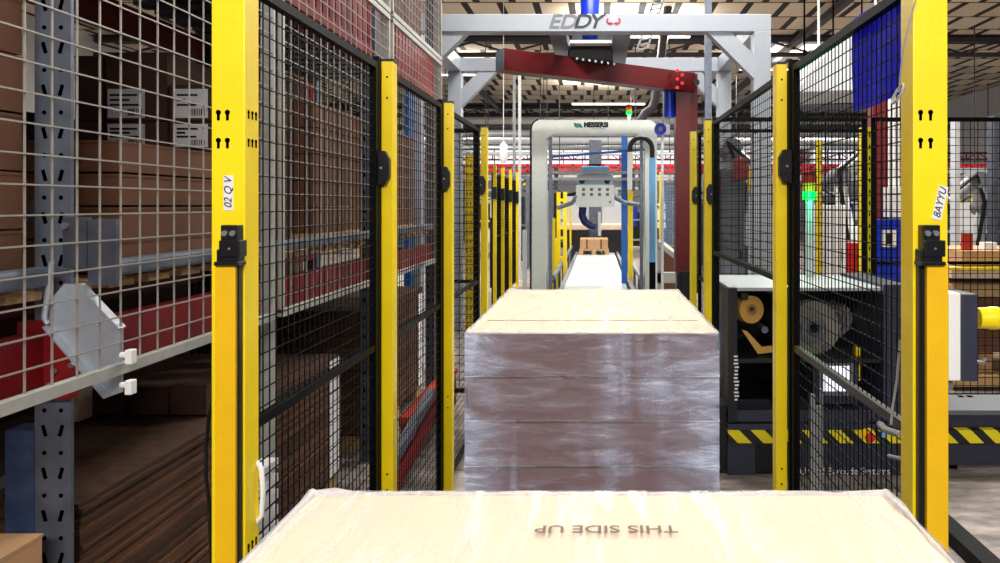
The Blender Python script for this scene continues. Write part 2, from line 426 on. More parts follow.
def pallet(root, x0, x1, y0, y1, z0):
    mb = MB(); w = (x1-x0)
    for k in range(5):
        c = x0+w*(k+.5)/5; mb.box(c-w*.075, c+w*.075, y0, y1, z0+.122, z0+.144)
    for y in (y0+.05, (y0+y1)/2, y1-.05):
        mb.box(x0, x1, y-.05, y+.05, z0+.1, z0+.122)
        for x in (x0+w*.07, (x0+x1)/2, x1-w*.07): mb.box(x-w*.07, x+w*.07, y-.05, y+.05, z0+.022, z0+.1)
    for x in (x0+w*.07, (x0+x1)/2, x1-w*.07): mb.box(x-w*.065, x+w*.065, y0, y1, z0, z0+.022)
    return mb.build('pallet', M['wood'], root)

def load(x0, x1, y0, y1, ztop, label, seed):
    root = thing('wrapped_pallet_load', ((x0+x1)/2, (y0+y1)/2, BELT), label, 'pallet load', 'stretch wrapped loads on the conveyor')
    pallet(root, x0+.005, x1-.005, y0+.005, y1-.005, BELT)
    zs = [BELT+.144+(ztop-BELT-.144)*i/5 for i in range(6)]
    for i in range(5):
        top = i == 4
        mb = MB(); g = .004
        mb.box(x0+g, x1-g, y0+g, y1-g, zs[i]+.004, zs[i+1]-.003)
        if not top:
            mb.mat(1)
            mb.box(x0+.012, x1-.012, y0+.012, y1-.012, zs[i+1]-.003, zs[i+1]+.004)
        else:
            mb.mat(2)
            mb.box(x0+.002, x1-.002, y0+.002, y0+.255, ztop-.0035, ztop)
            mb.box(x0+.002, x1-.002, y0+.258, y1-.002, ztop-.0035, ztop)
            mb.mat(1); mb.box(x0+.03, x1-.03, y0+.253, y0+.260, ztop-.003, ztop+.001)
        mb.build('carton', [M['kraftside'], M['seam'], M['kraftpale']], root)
    # film: wrapped sides and a lid sheet, with bunched corners
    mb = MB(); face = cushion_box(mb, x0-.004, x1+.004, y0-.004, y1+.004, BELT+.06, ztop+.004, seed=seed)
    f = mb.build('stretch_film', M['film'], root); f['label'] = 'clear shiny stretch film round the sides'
    mb = MB(); mb2 = []
    rnd = random.Random(seed+3)
    def lid(u, v):
        e = min(u, 1-u, v, 1-v)
        z = ztop+.004+(.0006*math.sin(u*37+v*60)+.0005*math.sin(u*90-v*30))*min(1, e*10)
        return (x0-.004+(x1-x0+.008)*u, y0-.004+(y1-y0+.008)*v, z)
    n = 40; vs = [lid(i/n, j/n) for j in range(n+1) for i in range(n+1)]
    fs = [(j*(n+1)+i, j*(n+1)+i+1, (j+1)*(n+1)+i+1, (j+1)*(n+1)+i) for j in range(n) for i in range(n)]
    mb.add(vs, fs, True)
    f = mb.build('lid_film', M['filmtop'], root); f['label'] = 'clear creased film over the top'
    # roped, bunched film edges and corner tails
    mb = MB()
    for (a, b) in (((x0, y1), (x1, y1)), ((x0, y0), (x0, y1)), ((x1, y0), (x1, y1)), ((x0, y0), (x1, y0))):
        pts = []; rr = []
        for k in range(25):
            t = k/24; x = a[0]+(b[0]-a[0])*t; y = a[1]+(b[1]-a[1])*t
            pts.append((x+rnd.uniform(-.002, .002), y+rnd.uniform(-.002, .002), ztop+.001+rnd.uniform(-.001, .001)))
            rr.append(rnd.uniform(.002, .0042)*(2.2 if k < 2 or k > 22 else 1))
        mb.tube(pts, rr, 7)
    for z in zs[1:5]:  # white ridges swell near the corners to draw glints along the seams
        loop = [(x0-.005, y0-.005), (x1+.005, y0-.005), (x1+.005, y1+.005), (x0-.005, y1+.005), (x0-.005, y0-.005)]
        for (a, b) in zip(loop, loop[1:]):
            pts = []; rr = []
            for k in range(21):
                t = k/20; e = min(t, 1-t)
                pts.append((a[0]+(b[0]-a[0])*t, a[1]+(b[1]-a[1])*t, z+.006+rnd.uniform(-.0015, .0015)+.004*e)); rr.append(.0003+.0034*max(0, 1-e*9)*min(1, .35+e*20))
            mb.tube(pts, rr, 6)
    mb.build('film_roping', M['filmrope'] if 'filmrope' in M else M['film'], root)
    return root
M['filmrope'] = mat('bunched_white_film', srgb(240, 236, 236), .35, alpha=.45, noise=.2, nscale=60)
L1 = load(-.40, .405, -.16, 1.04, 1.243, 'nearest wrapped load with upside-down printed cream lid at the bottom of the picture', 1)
text('lettering', 'THIS SIDE UP', .028, M['inkgrey'], L1, (.0115, .920, 1.2478), (0, 0, math.pi), extrude=.0001, wide=1.10, offset=.0003)
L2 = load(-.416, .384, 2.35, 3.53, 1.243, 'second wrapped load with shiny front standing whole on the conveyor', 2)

# ------------------------------------------------------------------ conveyors
def roller_conveyor(y0, y1, label):
    r = thing('roller_conveyor', (0, (y0+y1)/2, 0), label, 'conveyor', 'roller conveyor sections under the loads')
    for sx in (-1, 1):
        mb = MB(); x = sx*.52; mb.box(x-.02, x+.02, y0, y1, BELT-.16, BELT-.01); mb.box(x-.03+sx*.02, x+.03+sx*.02, y0, y1, BELT-.165, BELT-.155)
        mb.build('side_rail', M['galvdark'], r)
        for y in (y0+.15, y1-.15):
            MB().box(x-.03, x+.03, y-.03, y+.03, 0, BELT-.165).build('leg', M['galvdark'], r)
    n = int((y1-y0)/.16); proto = None
    for i in range(n):
        y = y0+.08+i*.16
        if proto is None:
            proto = MB().cyl((-.5, y, BELT-.032), (.5, y, BELT-.032), .03, 12).build('roller', M['roller'], r); y00 = y
        else:
            c = proto.copy(); COL.objects.link(c); c.parent = r; c.location = (0, y-y00, 0)
    return r
roller_conveyor(-.3, 1.7, 'grey roller conveyor section under the nearest load')
roller_conveyor(1.74, 4.2, 'grey roller conveyor section under the second load')
roller_conveyor(4.24, 7.4, 'grey roller conveyor section running in front of the portal')
roller_conveyor(7.44, 9.8, 'grey roller conveyor section inside the silver portal')
# far white belt
r = thing('belt_conveyor', (0, 15.5, 0), 'white belt conveyor running to the far boxed pallet', 'conveyor')
xa, xb = X(566, 11.6), X(627, 11.6)
MB().box(-.50, .46, 10.0, 19.6, BELT-.06, BELT).build('belt', M['belt'], r)
for x in (-.56, .50):
    MB().box(x, x+.06, 10.0, 19.6, BELT-.2, BELT+.03).build('side_rail', M['galv'], r)
for y in (10.4, 13.5, 16.5, 19.2):
    for x in (-.53, .53): MB().box(x-.03, x+.03, y-.03, y+.03, 0, BELT-.2).build('leg', M['galvdark'], r)
# guide rails standing on the belt's edges
for sx, nm in ((-1, 'black cable and guide rail along the left of the white belt'), (1, 'steel guide rail along the right of the white belt')):
    g = thing('guide_rail', (sx*.66, 15, 0), nm, 'guide rail')
    mb = MB(); mb.box(sx*.66-.02, sx*.66+.02, 11.2, 19.5, .52, .58); mb.build('rail', M['galv'], g)
    for y in (11.6, 13, 14.4, 15.8, 17.2, 18.6):
        MB().box(sx*.66-.02, sx*.66+.02, y-.02, y+.02, 0, .52).build('post', M['galvdark'], g)
    pts = [(sx*.72+.03*math.sin(i*1.7), 11.3+i*.4, .44+.05*math.sin(i*2.3)) for i in range(20)]
    MB().tube(pts, .018, 6).build('cable', M['blackp'], g)

# far pallet with boxes
yb = 18.8
r = thing('boxed_pallet', (X(594, yb), yb+.5, BELT), 'small brown carton stack on wooden pallet at the belt end', 'pallet load')
pallet(r, X(579, yb), X(609, yb), yb, yb+1.1, BELT)
x0, x1 = X(580, yb), X(608, yb)
for c, (a, b) in enumerate(((x0, (x0+x1)/2-.004), ((x0+x1)/2+.004, x1))):
    for k in range(2):
        z0 = BELT+.146+k*.125
        mb = MB().box(a, b, yb+.02, yb+1.05, z0, z0+.12); mb.mat(1); mb.box((a+b)/2-.02, (a+b)/2+.02, yb+.015, yb+.02, z0, z0+.12)
        mb.build('carton', [M['kraft'], M['kraftb']], r)

# ------------------------------------------------------------------ safety fences
def keyhole(mb, x, y, z, face, s=1):
    """dark keyhole slot on a post face; face 'f' faces camera, 'r' faces +x, 'l' faces -x"""
    if face == 'f':
        mb.cyl((x, y, z+.006*s), (x, y-.0012, z+.006*s), .0058*s, 10); mb.box(x-.003*s, x+.003*s, y-.0012, y, z-.012*s, z+.004*s)
    else:
        d = .0012 if face == 'r' else -.0012
        mb.cyl((x, y, z+.006*s), (x+d, y, z+.006*s), .0055*s, 10); mb.box(min(x, x+d), max(x, x+d), y-.003*s, y+.003*s, z-.012*s, z+.004*s)

def big_post(x0, x1, side, label):
    """near post: x0..x1 wide; side = +1 when the corridor is on its +x side (left post)"""
    y0, y1 = 1.64, 1.708; top = 2.55
    r = thing('fence_post', ((x0+x1)/2, (y0+y1)/2, 0), label, 'fence post', 'yellow posts of the machine fence')
    MB().box(x0, x1, y0, y1, .012, top).build('post_body', M['yellow'], r, bevel=.003)
    MB().box(x0-.04, x1+.04, y0-.03, y1+.03, 0, .012).build('base_plate', M['yellow'], r)
    return r
# left near post
zl = Z(262, 1.64)
LP = big_post(-.855, -.78, 1, 'big yellow fence post at left with white handwritten tag above its latch')
def hole(parent, *a):
    mb = MB(); keyhole(mb, *a); mb.build('slot_hole', M['hole'], parent)
for py in (115, 143):
    for px in (218.5, 227.5): hole(LP, X(px, 1.64), 1.64, Z(py, 1.64), 'f')
    for yy in (1.656, 1.674, 1.692): hole(LP, -.78, yy, Z(py, 1.67), 'r', .8)
for yy in (1.656, 1.674, 1.692): hole(LP, -.78, yy, Z(545, 1.67), 'r', .8)
# door leaf profile with a dark gap below the latch
MB().box(X(215, 1.612), X(235, 1.612), 1.612, 1.638, .02, zl).build('front_profile', M['amber'], LP, bevel=.002)
MB().box(X(235.5, 1.62)+.001, X(241, 1.63), 1.622, 1.638, .02, zl+.01).build('rubber_gasket', M['blackp'], LP)
def latch(parent, cx, y, zc, s=1.0, flip=1):
    """black interlock switch: head with two silver screws above a wider body"""
    mb = MB()
    mb.box(cx-.019*s, cx+.019*s, y-.026, y, zc+.010, zc+.047*s)
    mb.box(cx-.019*s-.008*(flip < 0), cx+.019*s+.008*(flip > 0), y-.034, y, zc-.022, zc+.014)
    mb.box(cx-.026*s, cx+.022*s, y-.03, y, zc-.034, zc-.006)
    mb.box(cx-.028*s, cx+.026*s, y-.038, y, zc-.041, zc-.032)
    l = mb.build('latch', M['blackp'], parent, bevel=.002)
    mb = MB()
    for dx in (-.0095, .0085): mb.cyl((cx+dx*s, y-.026, zc+.029), (cx+dx*s, y-.031, zc+.029), .0062, 14)
    mb.cyl((cx+.004, y-.034, zc-.004), (cx+.004, y-.036, zc-.004), .0025, 8)
    mb.build('screw', M['roller'], l)
    return l
latch(LP, X(230.5, 1.62), 1.64, Z(246, 1.64), 1.0, 1)
tg = MB().box(X(224, 1.64), X(233.5, 1.64), 1.638, 1.6398, Z(210.5, 1.64), Z(175.5, 1.64)).build('tag_sticker', M['paper'], LP)
text('handwriting', '02 Q V', .024, M['ink'], tg, (X(228.9, 1.64), 1.6375, Z(193, 1.64)), (math.pi/2, -math.pi/2, 0), wide=.95, shear=.3)
# right near post
RP = big_post(X(913, 1.64), X(948, 1.64), -1, 'big yellow fence post at right with tilted white handwritten tag above its latch')
xr0, xr1 = X(913, 1.64), X(948, 1.64)
for py in (115, 143):
    for px in (920.5, 930.5): hole(RP, X(px, 1.64), 1.64, Z(py, 1.64), 'f')
MB().box(X(925.5, 1.62), X(947, 1.62), 1.612, 1.638, .02, zl).build('front_profile', M['amber'], RP, bevel=.002)
MB().box(X(919.5, 1.62), X(925, 1.62), 1.622, 1.638, .02, zl+.01).build('rubber_gasket', M['blackp'], RP)
latch(RP, X(930.5, 1.62), 1.64, Z(246, 1.64), 1.0, 1)
c = Vector((X(939.5, 1.64), 1.639, Z(203, 1.64))); a = math.radians(-13)
u = Vector((math.cos(a), 0, math.sin(a))); w = Vector((-math.sin(a), 0, math.cos(a)))
hw, hh = .0105, .038
tg = MB().prism([c-u*hw-w*hh, c+u*hw-w*hh, c+u*hw+w*hh, c-u*hw+w*hh], (0, -.0015, 0)).build('tag_sticker', M['paper'], RP)
text('handwriting', '8AYYU', .023, M['ink'], tg, c+Vector((0, -.0022, 0)), (math.pi/2, -math.pi/2-a, 0), wide=.95, shear=.3)
# control box with yellow key handle, fixed to the right post
cb = thing('interlock_box', (X(963, 1.7), 1.7, Z(385, 1.7)), 'grey and slate interlock box with yellow mushroom handle beside the right post', 'control box')
MB().box(X(948.5, 1.66), X(961, 1.66), 1.66, 1.74, Z(381, 1.66), Z(293, 1.66)).build('back_half', M['white'], cb, bevel=.003)
MB().box(X(961, 1.66), X(977, 1.66), 1.655, 1.745, Z(381, 1.66), Z(294, 1.66)).build('cover', M['machine'], cb, bevel=.003)
MB().box(X(950, 1.66), X(957, 1.66), 1.68, 1.72, Z(392, 1.66), Z(381, 1.66)).build('cable_gland', M['machlight'], cb)
pts = [(X(977, 1.7), 1.7, Z(318, 1.7)), (X(988, 1.7), 1.7, Z(318, 1.7)), (X(991, 1.7), 1.7, Z(318, 1.7)), (X(998, 1.7), 1.7, Z(318, 1.7)), (X(1003, 1.7), 1.7, Z(318, 1.7))]
MB().tube(pts, [.024, .025, .027, .026, .012], 18).build('handle', M['yellow'], cb)
MB().tube([(X(977, 1.7), 1.7, Z(362, 1.7)), (X(981, 1.7), 1.69, Z(362, 1.7)), (X(983, 1.7), 1.69, Z(357, 1.7))], .004, 8).build('toggle', M['roller'], cb)

def small_post(xi, side, y, label, top=2.2, w=.045, latchz=None, group='yellow posts of the machine fence'):
    """side=-1 left fence (corridor at +x of it), +1 right fence. yellow strip towards the corridor, dark clamp profile outward"""
    xo = xi+side*w
    r = thing('fence_post', ((xi+xo)/2, y+.03, 0), label, 'fence post', group)
    MB().box(xi, xo, y, y+.06, .012, top).build('post_body', M['yellow'], r, bevel=.003)
    MB().box(xi, xo, y-.03, y+.09, 0, .012).build('base_plate', M['yellow'], r)
    MB().box(xi+.002, xo-.002, y+.002, y+.058, top, top+.01).build('cap', M['blackp'], r)
    mb = MB(); cx = (xi+xo)/2
    for z in (top-.06, top-.14, .62, .56): mb.cyl((cx, y, z), (cx, y-.0015, z), .004, 8)
    mb.build('bolt_hole', M['hole'], r)
    if latchz is not None:
        mb = MB(); h = .065
        cxx = xo-side*.004
        mb.prism([(cxx-.028, y-.03, latchz-h), (cxx+.018, y-.03, latchz-h), (cxx+.034, y-.03, latchz-h+.03), (cxx+.034, y-.03, latchz+h-.03), (cxx+.018, y-.03, latchz+h), (cxx-.028, y-.03, latchz+h)] if side < 0 else
                 [(cxx+.028, y-.03, latchz-h), (cxx-.018, y-.03, latchz-h), (cxx-.034, y-.03, latchz-h+.03), (cxx-.034, y-.03, latchz+h-.03), (cxx-.018, y-.03, latchz+h), (cxx+.028, y-.03, latchz+h)], (0, .028, 0))
        l = mb.build('clamp', M['blackp'], r, bevel=.002)
        MB().cyl((cxx-side*.004, y-.03, latchz), (cxx-side*.004, y-.034, latchz), .005, 8).build('screw', M['roller'], l)
    return r
def panel(xc, y0, y1, label, top=2.19, bot=.10, mid=(1.115,), pa=.038, pz=.045, extra=(), m='black', r=.0014, midm=None, name='wire_fence', group='black wire panels of the machine fence', fw=.027):
    t = thing(name, (xc, (y0+y1)/2, bot), label, 'mesh panel', group)
    mb = MB(); hw = .0125
    mb.box(xc-hw, xc+hw, y0, y0+fw, bot, top); mb.box(xc-hw, xc+hw, y1-fw, y1, bot, top)
    mb.box(xc-hw, xc+hw, y0+fw, y1-fw, top-.025, top); mb.box(xc-hw, xc+hw, y0+fw, y1-fw, bot, bot+.025)
    mb.build('frame', M[m], t)
    for z in mid: MB().box(xc-hw*.8, xc+hw*.8, y0+fw, y1-fw, z-.0125, z+.0125).build('mid_rail', M[midm or m], t)
    for z in extra: MB().box(xc-.006, xc+.006, y0+fw, y1-fw, z-.006, z+.006).build('cross_bar', M[m], t)
    mb = MB(); wire_grid(mb, xc, 'Y', y0+fw, y1-fw, bot+.025, top-.025, pa, pz, r); mb.build('wire_mesh', M[m], t)
    return t
xl = -.84
panel(xl, 1.72, 2.80, 'black wire mesh panel between the big left post and the next yellow post')
small_post(-.78, -1, 2.83, 'yellow fence post with black clamp second along the left fence', latchz=1.79)
panel(xl, 2.90, 3.95, 'black wire mesh panel second along the left fence')
small_post(-.78, -1, 3.98, 'yellow fence post third along the left fence beside the shiny load', latchz=1.79)
panel(xl, 4.05, 5.20, 'black wire mesh panel third along the left fence, partly behind the shiny load')
small_post(-.78, -1, 5.25, 'yellow fence post fourth along the left fence, last before the portal', latchz=1.79)
xr = .765
panel(xr, 1.72, 2.86, 'black wire mesh panel between the big right post and the next, carrying a blue sheet', mid=(1.10,), midm='darkrail', pa=.036)
small_post(.70, 1, 2.89, 'yellow fence post second along the right fence with clamp at shoulder height', latchz=1.80, w=.043)
panel(xr-.005, 2.96, 4.77, 'long black wire mesh panel second along the right fence, open below over the machine', bot=1.33, mid=(), pa=.04)
small_post(.70, 1, 4.80, 'thin yellow fence post third along the right fence beyond the long panel', latchz=1.72, w=.045)
panel(xr-.005, 4.88, 5.49, 'narrow black wire mesh panel third along the right fence', pa=.04)
small_post(.70, 1, 5.53, 'thin yellow fence post fourth along the right fence beside the red mast', latchz=1.72, w=.045)
# dark stiles seen beside the small posts
for (x0, x1, y, lb) in ((-.853, -.826, 2.805, 'black upright door stile beside the second left yellow post'), (-.856, -.828, 3.955, 'black upright door stile beside the third left yellow post'), (-.87, -.828, 5.21, 'black upright door stile beside the fourth left yellow post'),
                        (.745, .782, 2.868, 'black upright door stile beside the second right yellow post'), (.75, .79, 4.775, 'black upright door stile beside the third right yellow post')):
    o = MB().box(x0, x1, y, y+.028 if x0 < 0 else y+.02, .05, 2.215).build('door_stile', M['black'], bevel=.002); tag(o, lb, 'door stile')
# blue sheet hung on the right panel
def sheet():
    mb = MB(); n = 14; y0, y1 = 1.735, 2.27; z0, z1 = 1.935, 2.215
    vs = []; 
    for s in (0, 1):
        for j in range(n+1):
            for i in range(n+1):
                u = i/n; v = j/n
                vs.append((.785+.004*math.sin(u*9+v*3)+s*.002, y0+(y1-y0)*u, z0+(z1-z0)*v+.004*math.sin(u*7)*(1-v)))
    fs = []; N = (n+1)**2
    for j in range(n):
        for i in range(n):
            q = j*(n+1)+i; fs.append((q, q+1, q+n+2, q+n+1)); fs.append((N+q, N+q+n+1, N+q+n+2, N+q+1))
    for i in range(n):
        for q, e in ((i, i+1), (n*(n+1)+i, n*(n+1)+i+1), (i*(n+1), (i+1)*(n+1)), (i*(n+1)+n, (i+1)*(n+1)+n)): fs.append((q, e, e+N, q+N))
    return mb.add(vs, fs)
tag(sheet().build('plastic_sheet', M['bluesheet']), 'bright blue plastic sheet hung high on the right mesh panel', 'sheet')
# cables by the right post
pts = [P(918, -8, 1.6), P(910, 20, 1.6), P(903, 50, 1.61), P(900, 78, 1.62), P(899, 92, 1.64)]
mb = MB().tube(pts, .0022, 6)
c0 = P(898, 94, 1.66); mb.tube([c0+Vector((0, .02*math.cos(t), .021*math.sin(t))) + Vector((.011*math.sin(t*1), 0, 0)) for t in [i*math.pi/8 for i in range(17)]], .0032, 6)
tag(mb.build('looped_cable', M['cable']), 'thin grey cable running down and looped at the top of right post', 'cable')
pts = [P(900, 340, 1.9), P(897, 380, 1.85), P(893, 405, 1.82), P(891, 425, 1.8)]
mb = MB().tube(pts, .0035, 6); mb.tube([P(880, 424, 2.0), P(886, 430, 1.9), P(901, 435, 1.75)], .009, 8); mb.tube([P(889, 456, 1.85), P(902, 459, 1.72)], .005, 8)
tag(mb.build('hose', M['cable']), 'pale grey hose ends hooked by the lower right post', 'hose')
# black sloping kick rail right of the right post
o = MB().box(1.70, 1.80, 1.0, 3.78, 0, .07).build('kick_rail', M['black'], bevel=.004); tag(o, 'black rail lying on the concrete floor right of the right post', 'rail')
# hose on floor left of left post
pts = [P(216, 395, 1.76), P(209, 415, 1.76), P(206.5, 445, 1.76), P(206, 475, 1.76), P(209, 500, 1.76), P(213, 600, 1.76), P(214, 800, 1.76), P(212, 898, 1.76)]
tag(MB().tube(pts, .0045, 8).build('black_cable', M['blackp']), 'black cable bowed out left of the big left post', 'cable')
pts = [P(256, 462, 1.70), P(261, 468, 1.70), P(263, 490, 1.70), P(262, 515, 1.70), P(255, 524, 1.70)]
MB().tube(pts, .006, 8).build('grab_handle', M['white'], LP)['label'] = 'white bent handle'

# frontal mesh fence at right background
def front_fence(x0, x1, yf, z0, z1, label, bars=(), pa=.055, pz=.06):
    t = thing('wire_fence', ((x0+x1)/2, yf, 0), label, 'mesh panel', 'black wire panels facing us beyond the fences')
    mb = MB(); mb.box(x0, x1, yf-.015, yf+.015, z0, z0+.03); mb.box(x0, x1, yf-.015, yf+.015, z1-.03, z1); mb.box(x0, x0+.03, yf-.015, yf+.015, z0, z1); mb.box(x1-.03, x1, yf-.015, yf+.015, z0, z1)
    mb.build('frame', M['black'], t)
    mb = MB(); wire_grid(mb, yf, 'X', x0+.03, x1-.03, z0+.03, z1-.03, pa, pz, .0022); mb.build('wire_mesh', M['black'], t)
    for z in bars: MB().box(x0+.03, x1-.03, yf-.01, yf+.01, z-.012, z+.012).build('mid_rail', M['black'], t)
    for x in (x0+.06, x1-.06): MB().box(x-.02, x+.02, yf-.02, yf+.02, 0, z0).build('leg', M['black'], t)
front_fence(2.04, 4.0, 5.50, .22, 2.30, 'black wire mesh panel facing us at the right edge above the striped table', (1.22,))
front_fence(.86, 2.0, 5.50, .22, 2.30, 'black wire mesh panel facing us behind the labelling machine', (2.2,))
front_fence(-1.12, -.86, 5.33, .3, 2.2, 'narrow black wire mesh panel facing us beyond the third left panel', (1.1,))
# ------------------------------------------------------------------ labelling machine on the right
YM = 4.5
mx0 = .81
m = thing('labelling_machine', (1.3, 4.9, 0), 'slate grey labelling machine behind the right fence with open roll bay', 'machine')
xR = X(900, YM)            # right end of the tall cabinet
zt = 1.145
MB().box(mx0, mx0+.03, YM, 5.30, .40, zt-.02).build('side_panel', M['galv'], m)
MB().box(xR-.10, xR+.05, YM, 5.30, .38, zt+.02).build('side_column', M['machine'], m)
MB().box(mx0+.03, xR-.10, 5.22, 5.30, 0, zt-.02).build('back_panel', M['dark'], m)
MB().box(mx0, xR+.05, YM+.02, 5.34, zt-.02, zt).build('top_plate', M['machtop'], m)
MB().box(mx0+.03, xR-.10, YM+.02, 5.22, Z(362, YM)-.01, Z(362, YM)+.015).build('shelf', M['dark'], m)
MB().box(mx0+.03, xR-.10, YM+.18, 5.22, .38, .42).build('base_shelf', M['dark'], m)
MB().box(X(728, YM), X(737, YM), YM-.005, YM+.06, .33, zt).build('front_stile', M['dark'], m)
MB().box(X(776, YM), X(800, YM), YM, YM+.06, .40, zt).build('front_stile', M['machine'], m)
# base plinth with leg cut-outs
MB().box(X(728, YM), X(756, YM), YM+.02, YM+.1, .0, Z(443, YM)).build('leg', M['machine'], m)
MB().box(X(800, YM), X(902, YM), YM+.02, YM+.1, 0, Z(443, YM)).build('front_cover', M['machine'], m)
MB().box(X(757, YM), X(799, YM), YM+.04, YM+.1, 0, Z(443, YM)).build('front_cover', M['dark'], m)
MB().box(X(712, YM), X(729, YM), YM+.05, 5.2, 0, .42).build('leg', M['dark'], m)
cv = MB().box(X(728, YM), X(901, YM), YM-.005, YM+.05, Z(443, YM), Z(430, YM)).build('hazard_strip', M['hazard'], m)
cv['label'] = 'yellow and black diagonal warning strip'
MB().box(X(728, YM), X(948, YM), YM, YM+.3, Z(430, YM), Z(424, YM)).build('ledge', M['machine'], m)
MB().box(mx0+.1, xR-.10, YM+.3, YM+.34, 0, .38).build('kick_panel', M['dark'], m)
MB().box(X(728, YM), xR-.1, YM+.01, YM+.17, .33, .40).build('sill', M['machine'], m)
# vertical white marks on the left stile
mb = MB(); rnd = random.Random(4)
for k in range(13):
    z = Z(357+k*3.6, YM); mb.box(X(734, YM)+rnd.uniform(-.004, .004), X(738, YM)+rnd.uniform(-.004, .006), YM-.0075, YM-.0055, z, z+.010)
mb.build('marking', M['paper'], m)
# label roll (gold) on spindle
c = P(748, 309, YM+.12)
rl = MB(); rl.ring(c, (.35, -1, .05), .035, .085, .09, 32); o = rl.build('label_roll', M['gold'], m)
MB().ring(c, (.35, -1, .05), .018, .036, .095, 24).build('core', M['kraftcore'], o)
MB().box(c.x-.06, c.x-.02, YM+.02, YM+.08, c.z+.07, c.z+.11).build('roll_arm', M['blackp'], m)
# hanging strip of labels
mb = MB(); mb.prism([P(742, 330, YM+.1), P(747, 331, YM+.1), P(762, 347, YM+.1), P(776, 345, YM+.1), P(776, 352, YM+.1), P(758, 354, YM+.1)], (0, .01, 0))
mb.build('label_web', M['gold'], m)
# big translucent rolls
for px, py, r0, yy in ((811, 327, .17, YM+.22), (832, 318, .12, YM+.55)):
    c = P(px, py, yy)
    o = MB().ring(c, (0.1, -1, 0), .05, r0, .1, 36).build('film_roll', M['plastic'], m)
    MB().ring(c, (0.1, -1, 0), .03, .051, .11, 24).build('core', M['galvdark'], o)
    MB().ring(c+Vector((0, -.06, 0)), (0.1, -1, 0), .07, .085, .008, 36).build('flange', M['galv'], o)
for px, py in ((757, 305), (765, 330), (770, 290), (826, 348)):
    c = P(px, py, YM+.15); MB().cyl(c, c+Vector((0, .3, 0)), .022, 14).build('guide_roller', M['galv'], m)
# printer block with screen
MB().box(X(816, YM), X(862, YM), YM+.06, YM+.3, Z(404, YM+.06), Z(358, YM+.06)).build('printer', M['machine'], m)
o = MB().box(X(820, YM), X(856, YM), YM+.03, YM+.06, Z(396, YM+.03), Z(362, YM+.03)).build('display', M['machlight'], m)
s = MB().box(X(825, YM), X(851, YM), YM+.024, YM+.03, Z(391, YM+.03), Z(366, YM+.03)).build('screen', M['screen'], o)
mb = MB(); mb.box(X(826, YM), X(831, YM), YM+.021, YM+.0238, Z(372, YM), Z(368, YM)); mb.build('screen_icon', M['blue'], o)
MB().box(X(862, YM), X(866, YM), YM+.1, YM+.16, Z(385, YM), Z(350, YM)).build('pinch_strip', M['yellow'], m)
MB().box(X(818, YM), X(870, YM), YM+.02, YM+.12, Z(424, YM), Z(412, YM)).build('ink_tray', M['bluesteel'], m)
# e-stop and blue lamp
c = P(867.5, 435, YM-.01)
o = MB().cyl(c, c+Vector((0, -.012, 0)), .045, 24).build('stop_button', M['yellow'], m)
MB().tube([c+Vector((.006, -.012, -.006)), c+Vector((.006, -.03, -.006)), c+Vector((.006, -.045, -.006))], [.022, .03, .024], 20).build('push_head', M['redbright'], o)
c = P(883, 434, YM-.01); MB().cyl(c, c+Vector((0, -.02, 0)), .018, 16).build('pilot_lamp', M['lightblue'], m)
text('lettering', 'United Barcode Systems', .062, M['paper'], m, (X(846, YM), YM+.018, Z(472.5, YM)), FR, wide=.90)
# warning triangle
c = P(745, 461, YM+.04)
MB().box(X(737, YM), X(757, YM), YM+.11, YM+.13, .0, Z(443, YM)).build('gusset', M['dark'], m)
MB().prism([c+Vector((-.042, 0, -.03)), c+Vector((.042, 0, -.03)), c+Vector((0, 0, .045))], (0, -.006, 0)).build('warning_sign', M['yellow'], m)
MB().box(c.x-.005, c.x+.005, c.y-.0075, c.y-.006, c.z-.015, c.z+.016).build('warning_mark', M['ink'], m)
# low table continuing to the right
m2 = thing('outfeed_table', (2.4, 4.7, 0), 'low slate grey outfeed table with warning strip at the right edge', 'table')
MB().box(X(903, YM), X(1120, YM), YM+.02, 4.9, Z(416, YM), Z(413, YM)+.01).build('table_top', M['machlight'], m2)
MB().box(X(903, YM), X(1120, YM), YM+.05, YM+.12, .05, Z(416, YM)).build('apron', M['machine'], m2)
for px in (960, 1100):
    MB().box(X(px, YM), X(px+8, YM), YM+.13, YM+.2, 0, .1).build('foot', M['black'], m2)
MB().box(X(903, YM), X(1120, YM), YM-.005, YM+.05, Z(443, YM), Z(430, YM)).build('hazard_strip', M['hazard'], m2)['label'] = 'yellow and black diagonal warning strip'
mb = MB()
for k in range(2):
    q = P(958+k*9, 405, YM+.35); mb.box(q.x, q.x+.035, q.y-.02, q.y+.02, Z(413, YM)+.01, Z(413, YM)+.012)
mb.build('slot', M['hole'], m2)

# perforated bright upright just behind the right panel
r = thing('light_curtain_post', (X(818, 3.6), 3.6, 0), 'slim perforated silver post between the fence and labelling machine', 'post')
mb = MB(); yy = 3.6
mb.box(X(811, yy), X(815, yy), yy, yy+.03, 0, Z(395, yy)); mb.box(X(821, yy), X(823, yy), yy, yy+.03, 0, Z(390, yy))
n = 34
for k in range(n):
    z = .03+k*(Z(405, yy)-.03)/n; mb.box(X(811, yy), X(823, yy), yy+.004, yy+.024, z, z+.012)
mb.build('perforated_profile', M['roller'], r)
MB().box(X(808, yy), X(827, yy), yy-.02, yy+.05, 0, .012).build('base_plate', M['galv'], r)

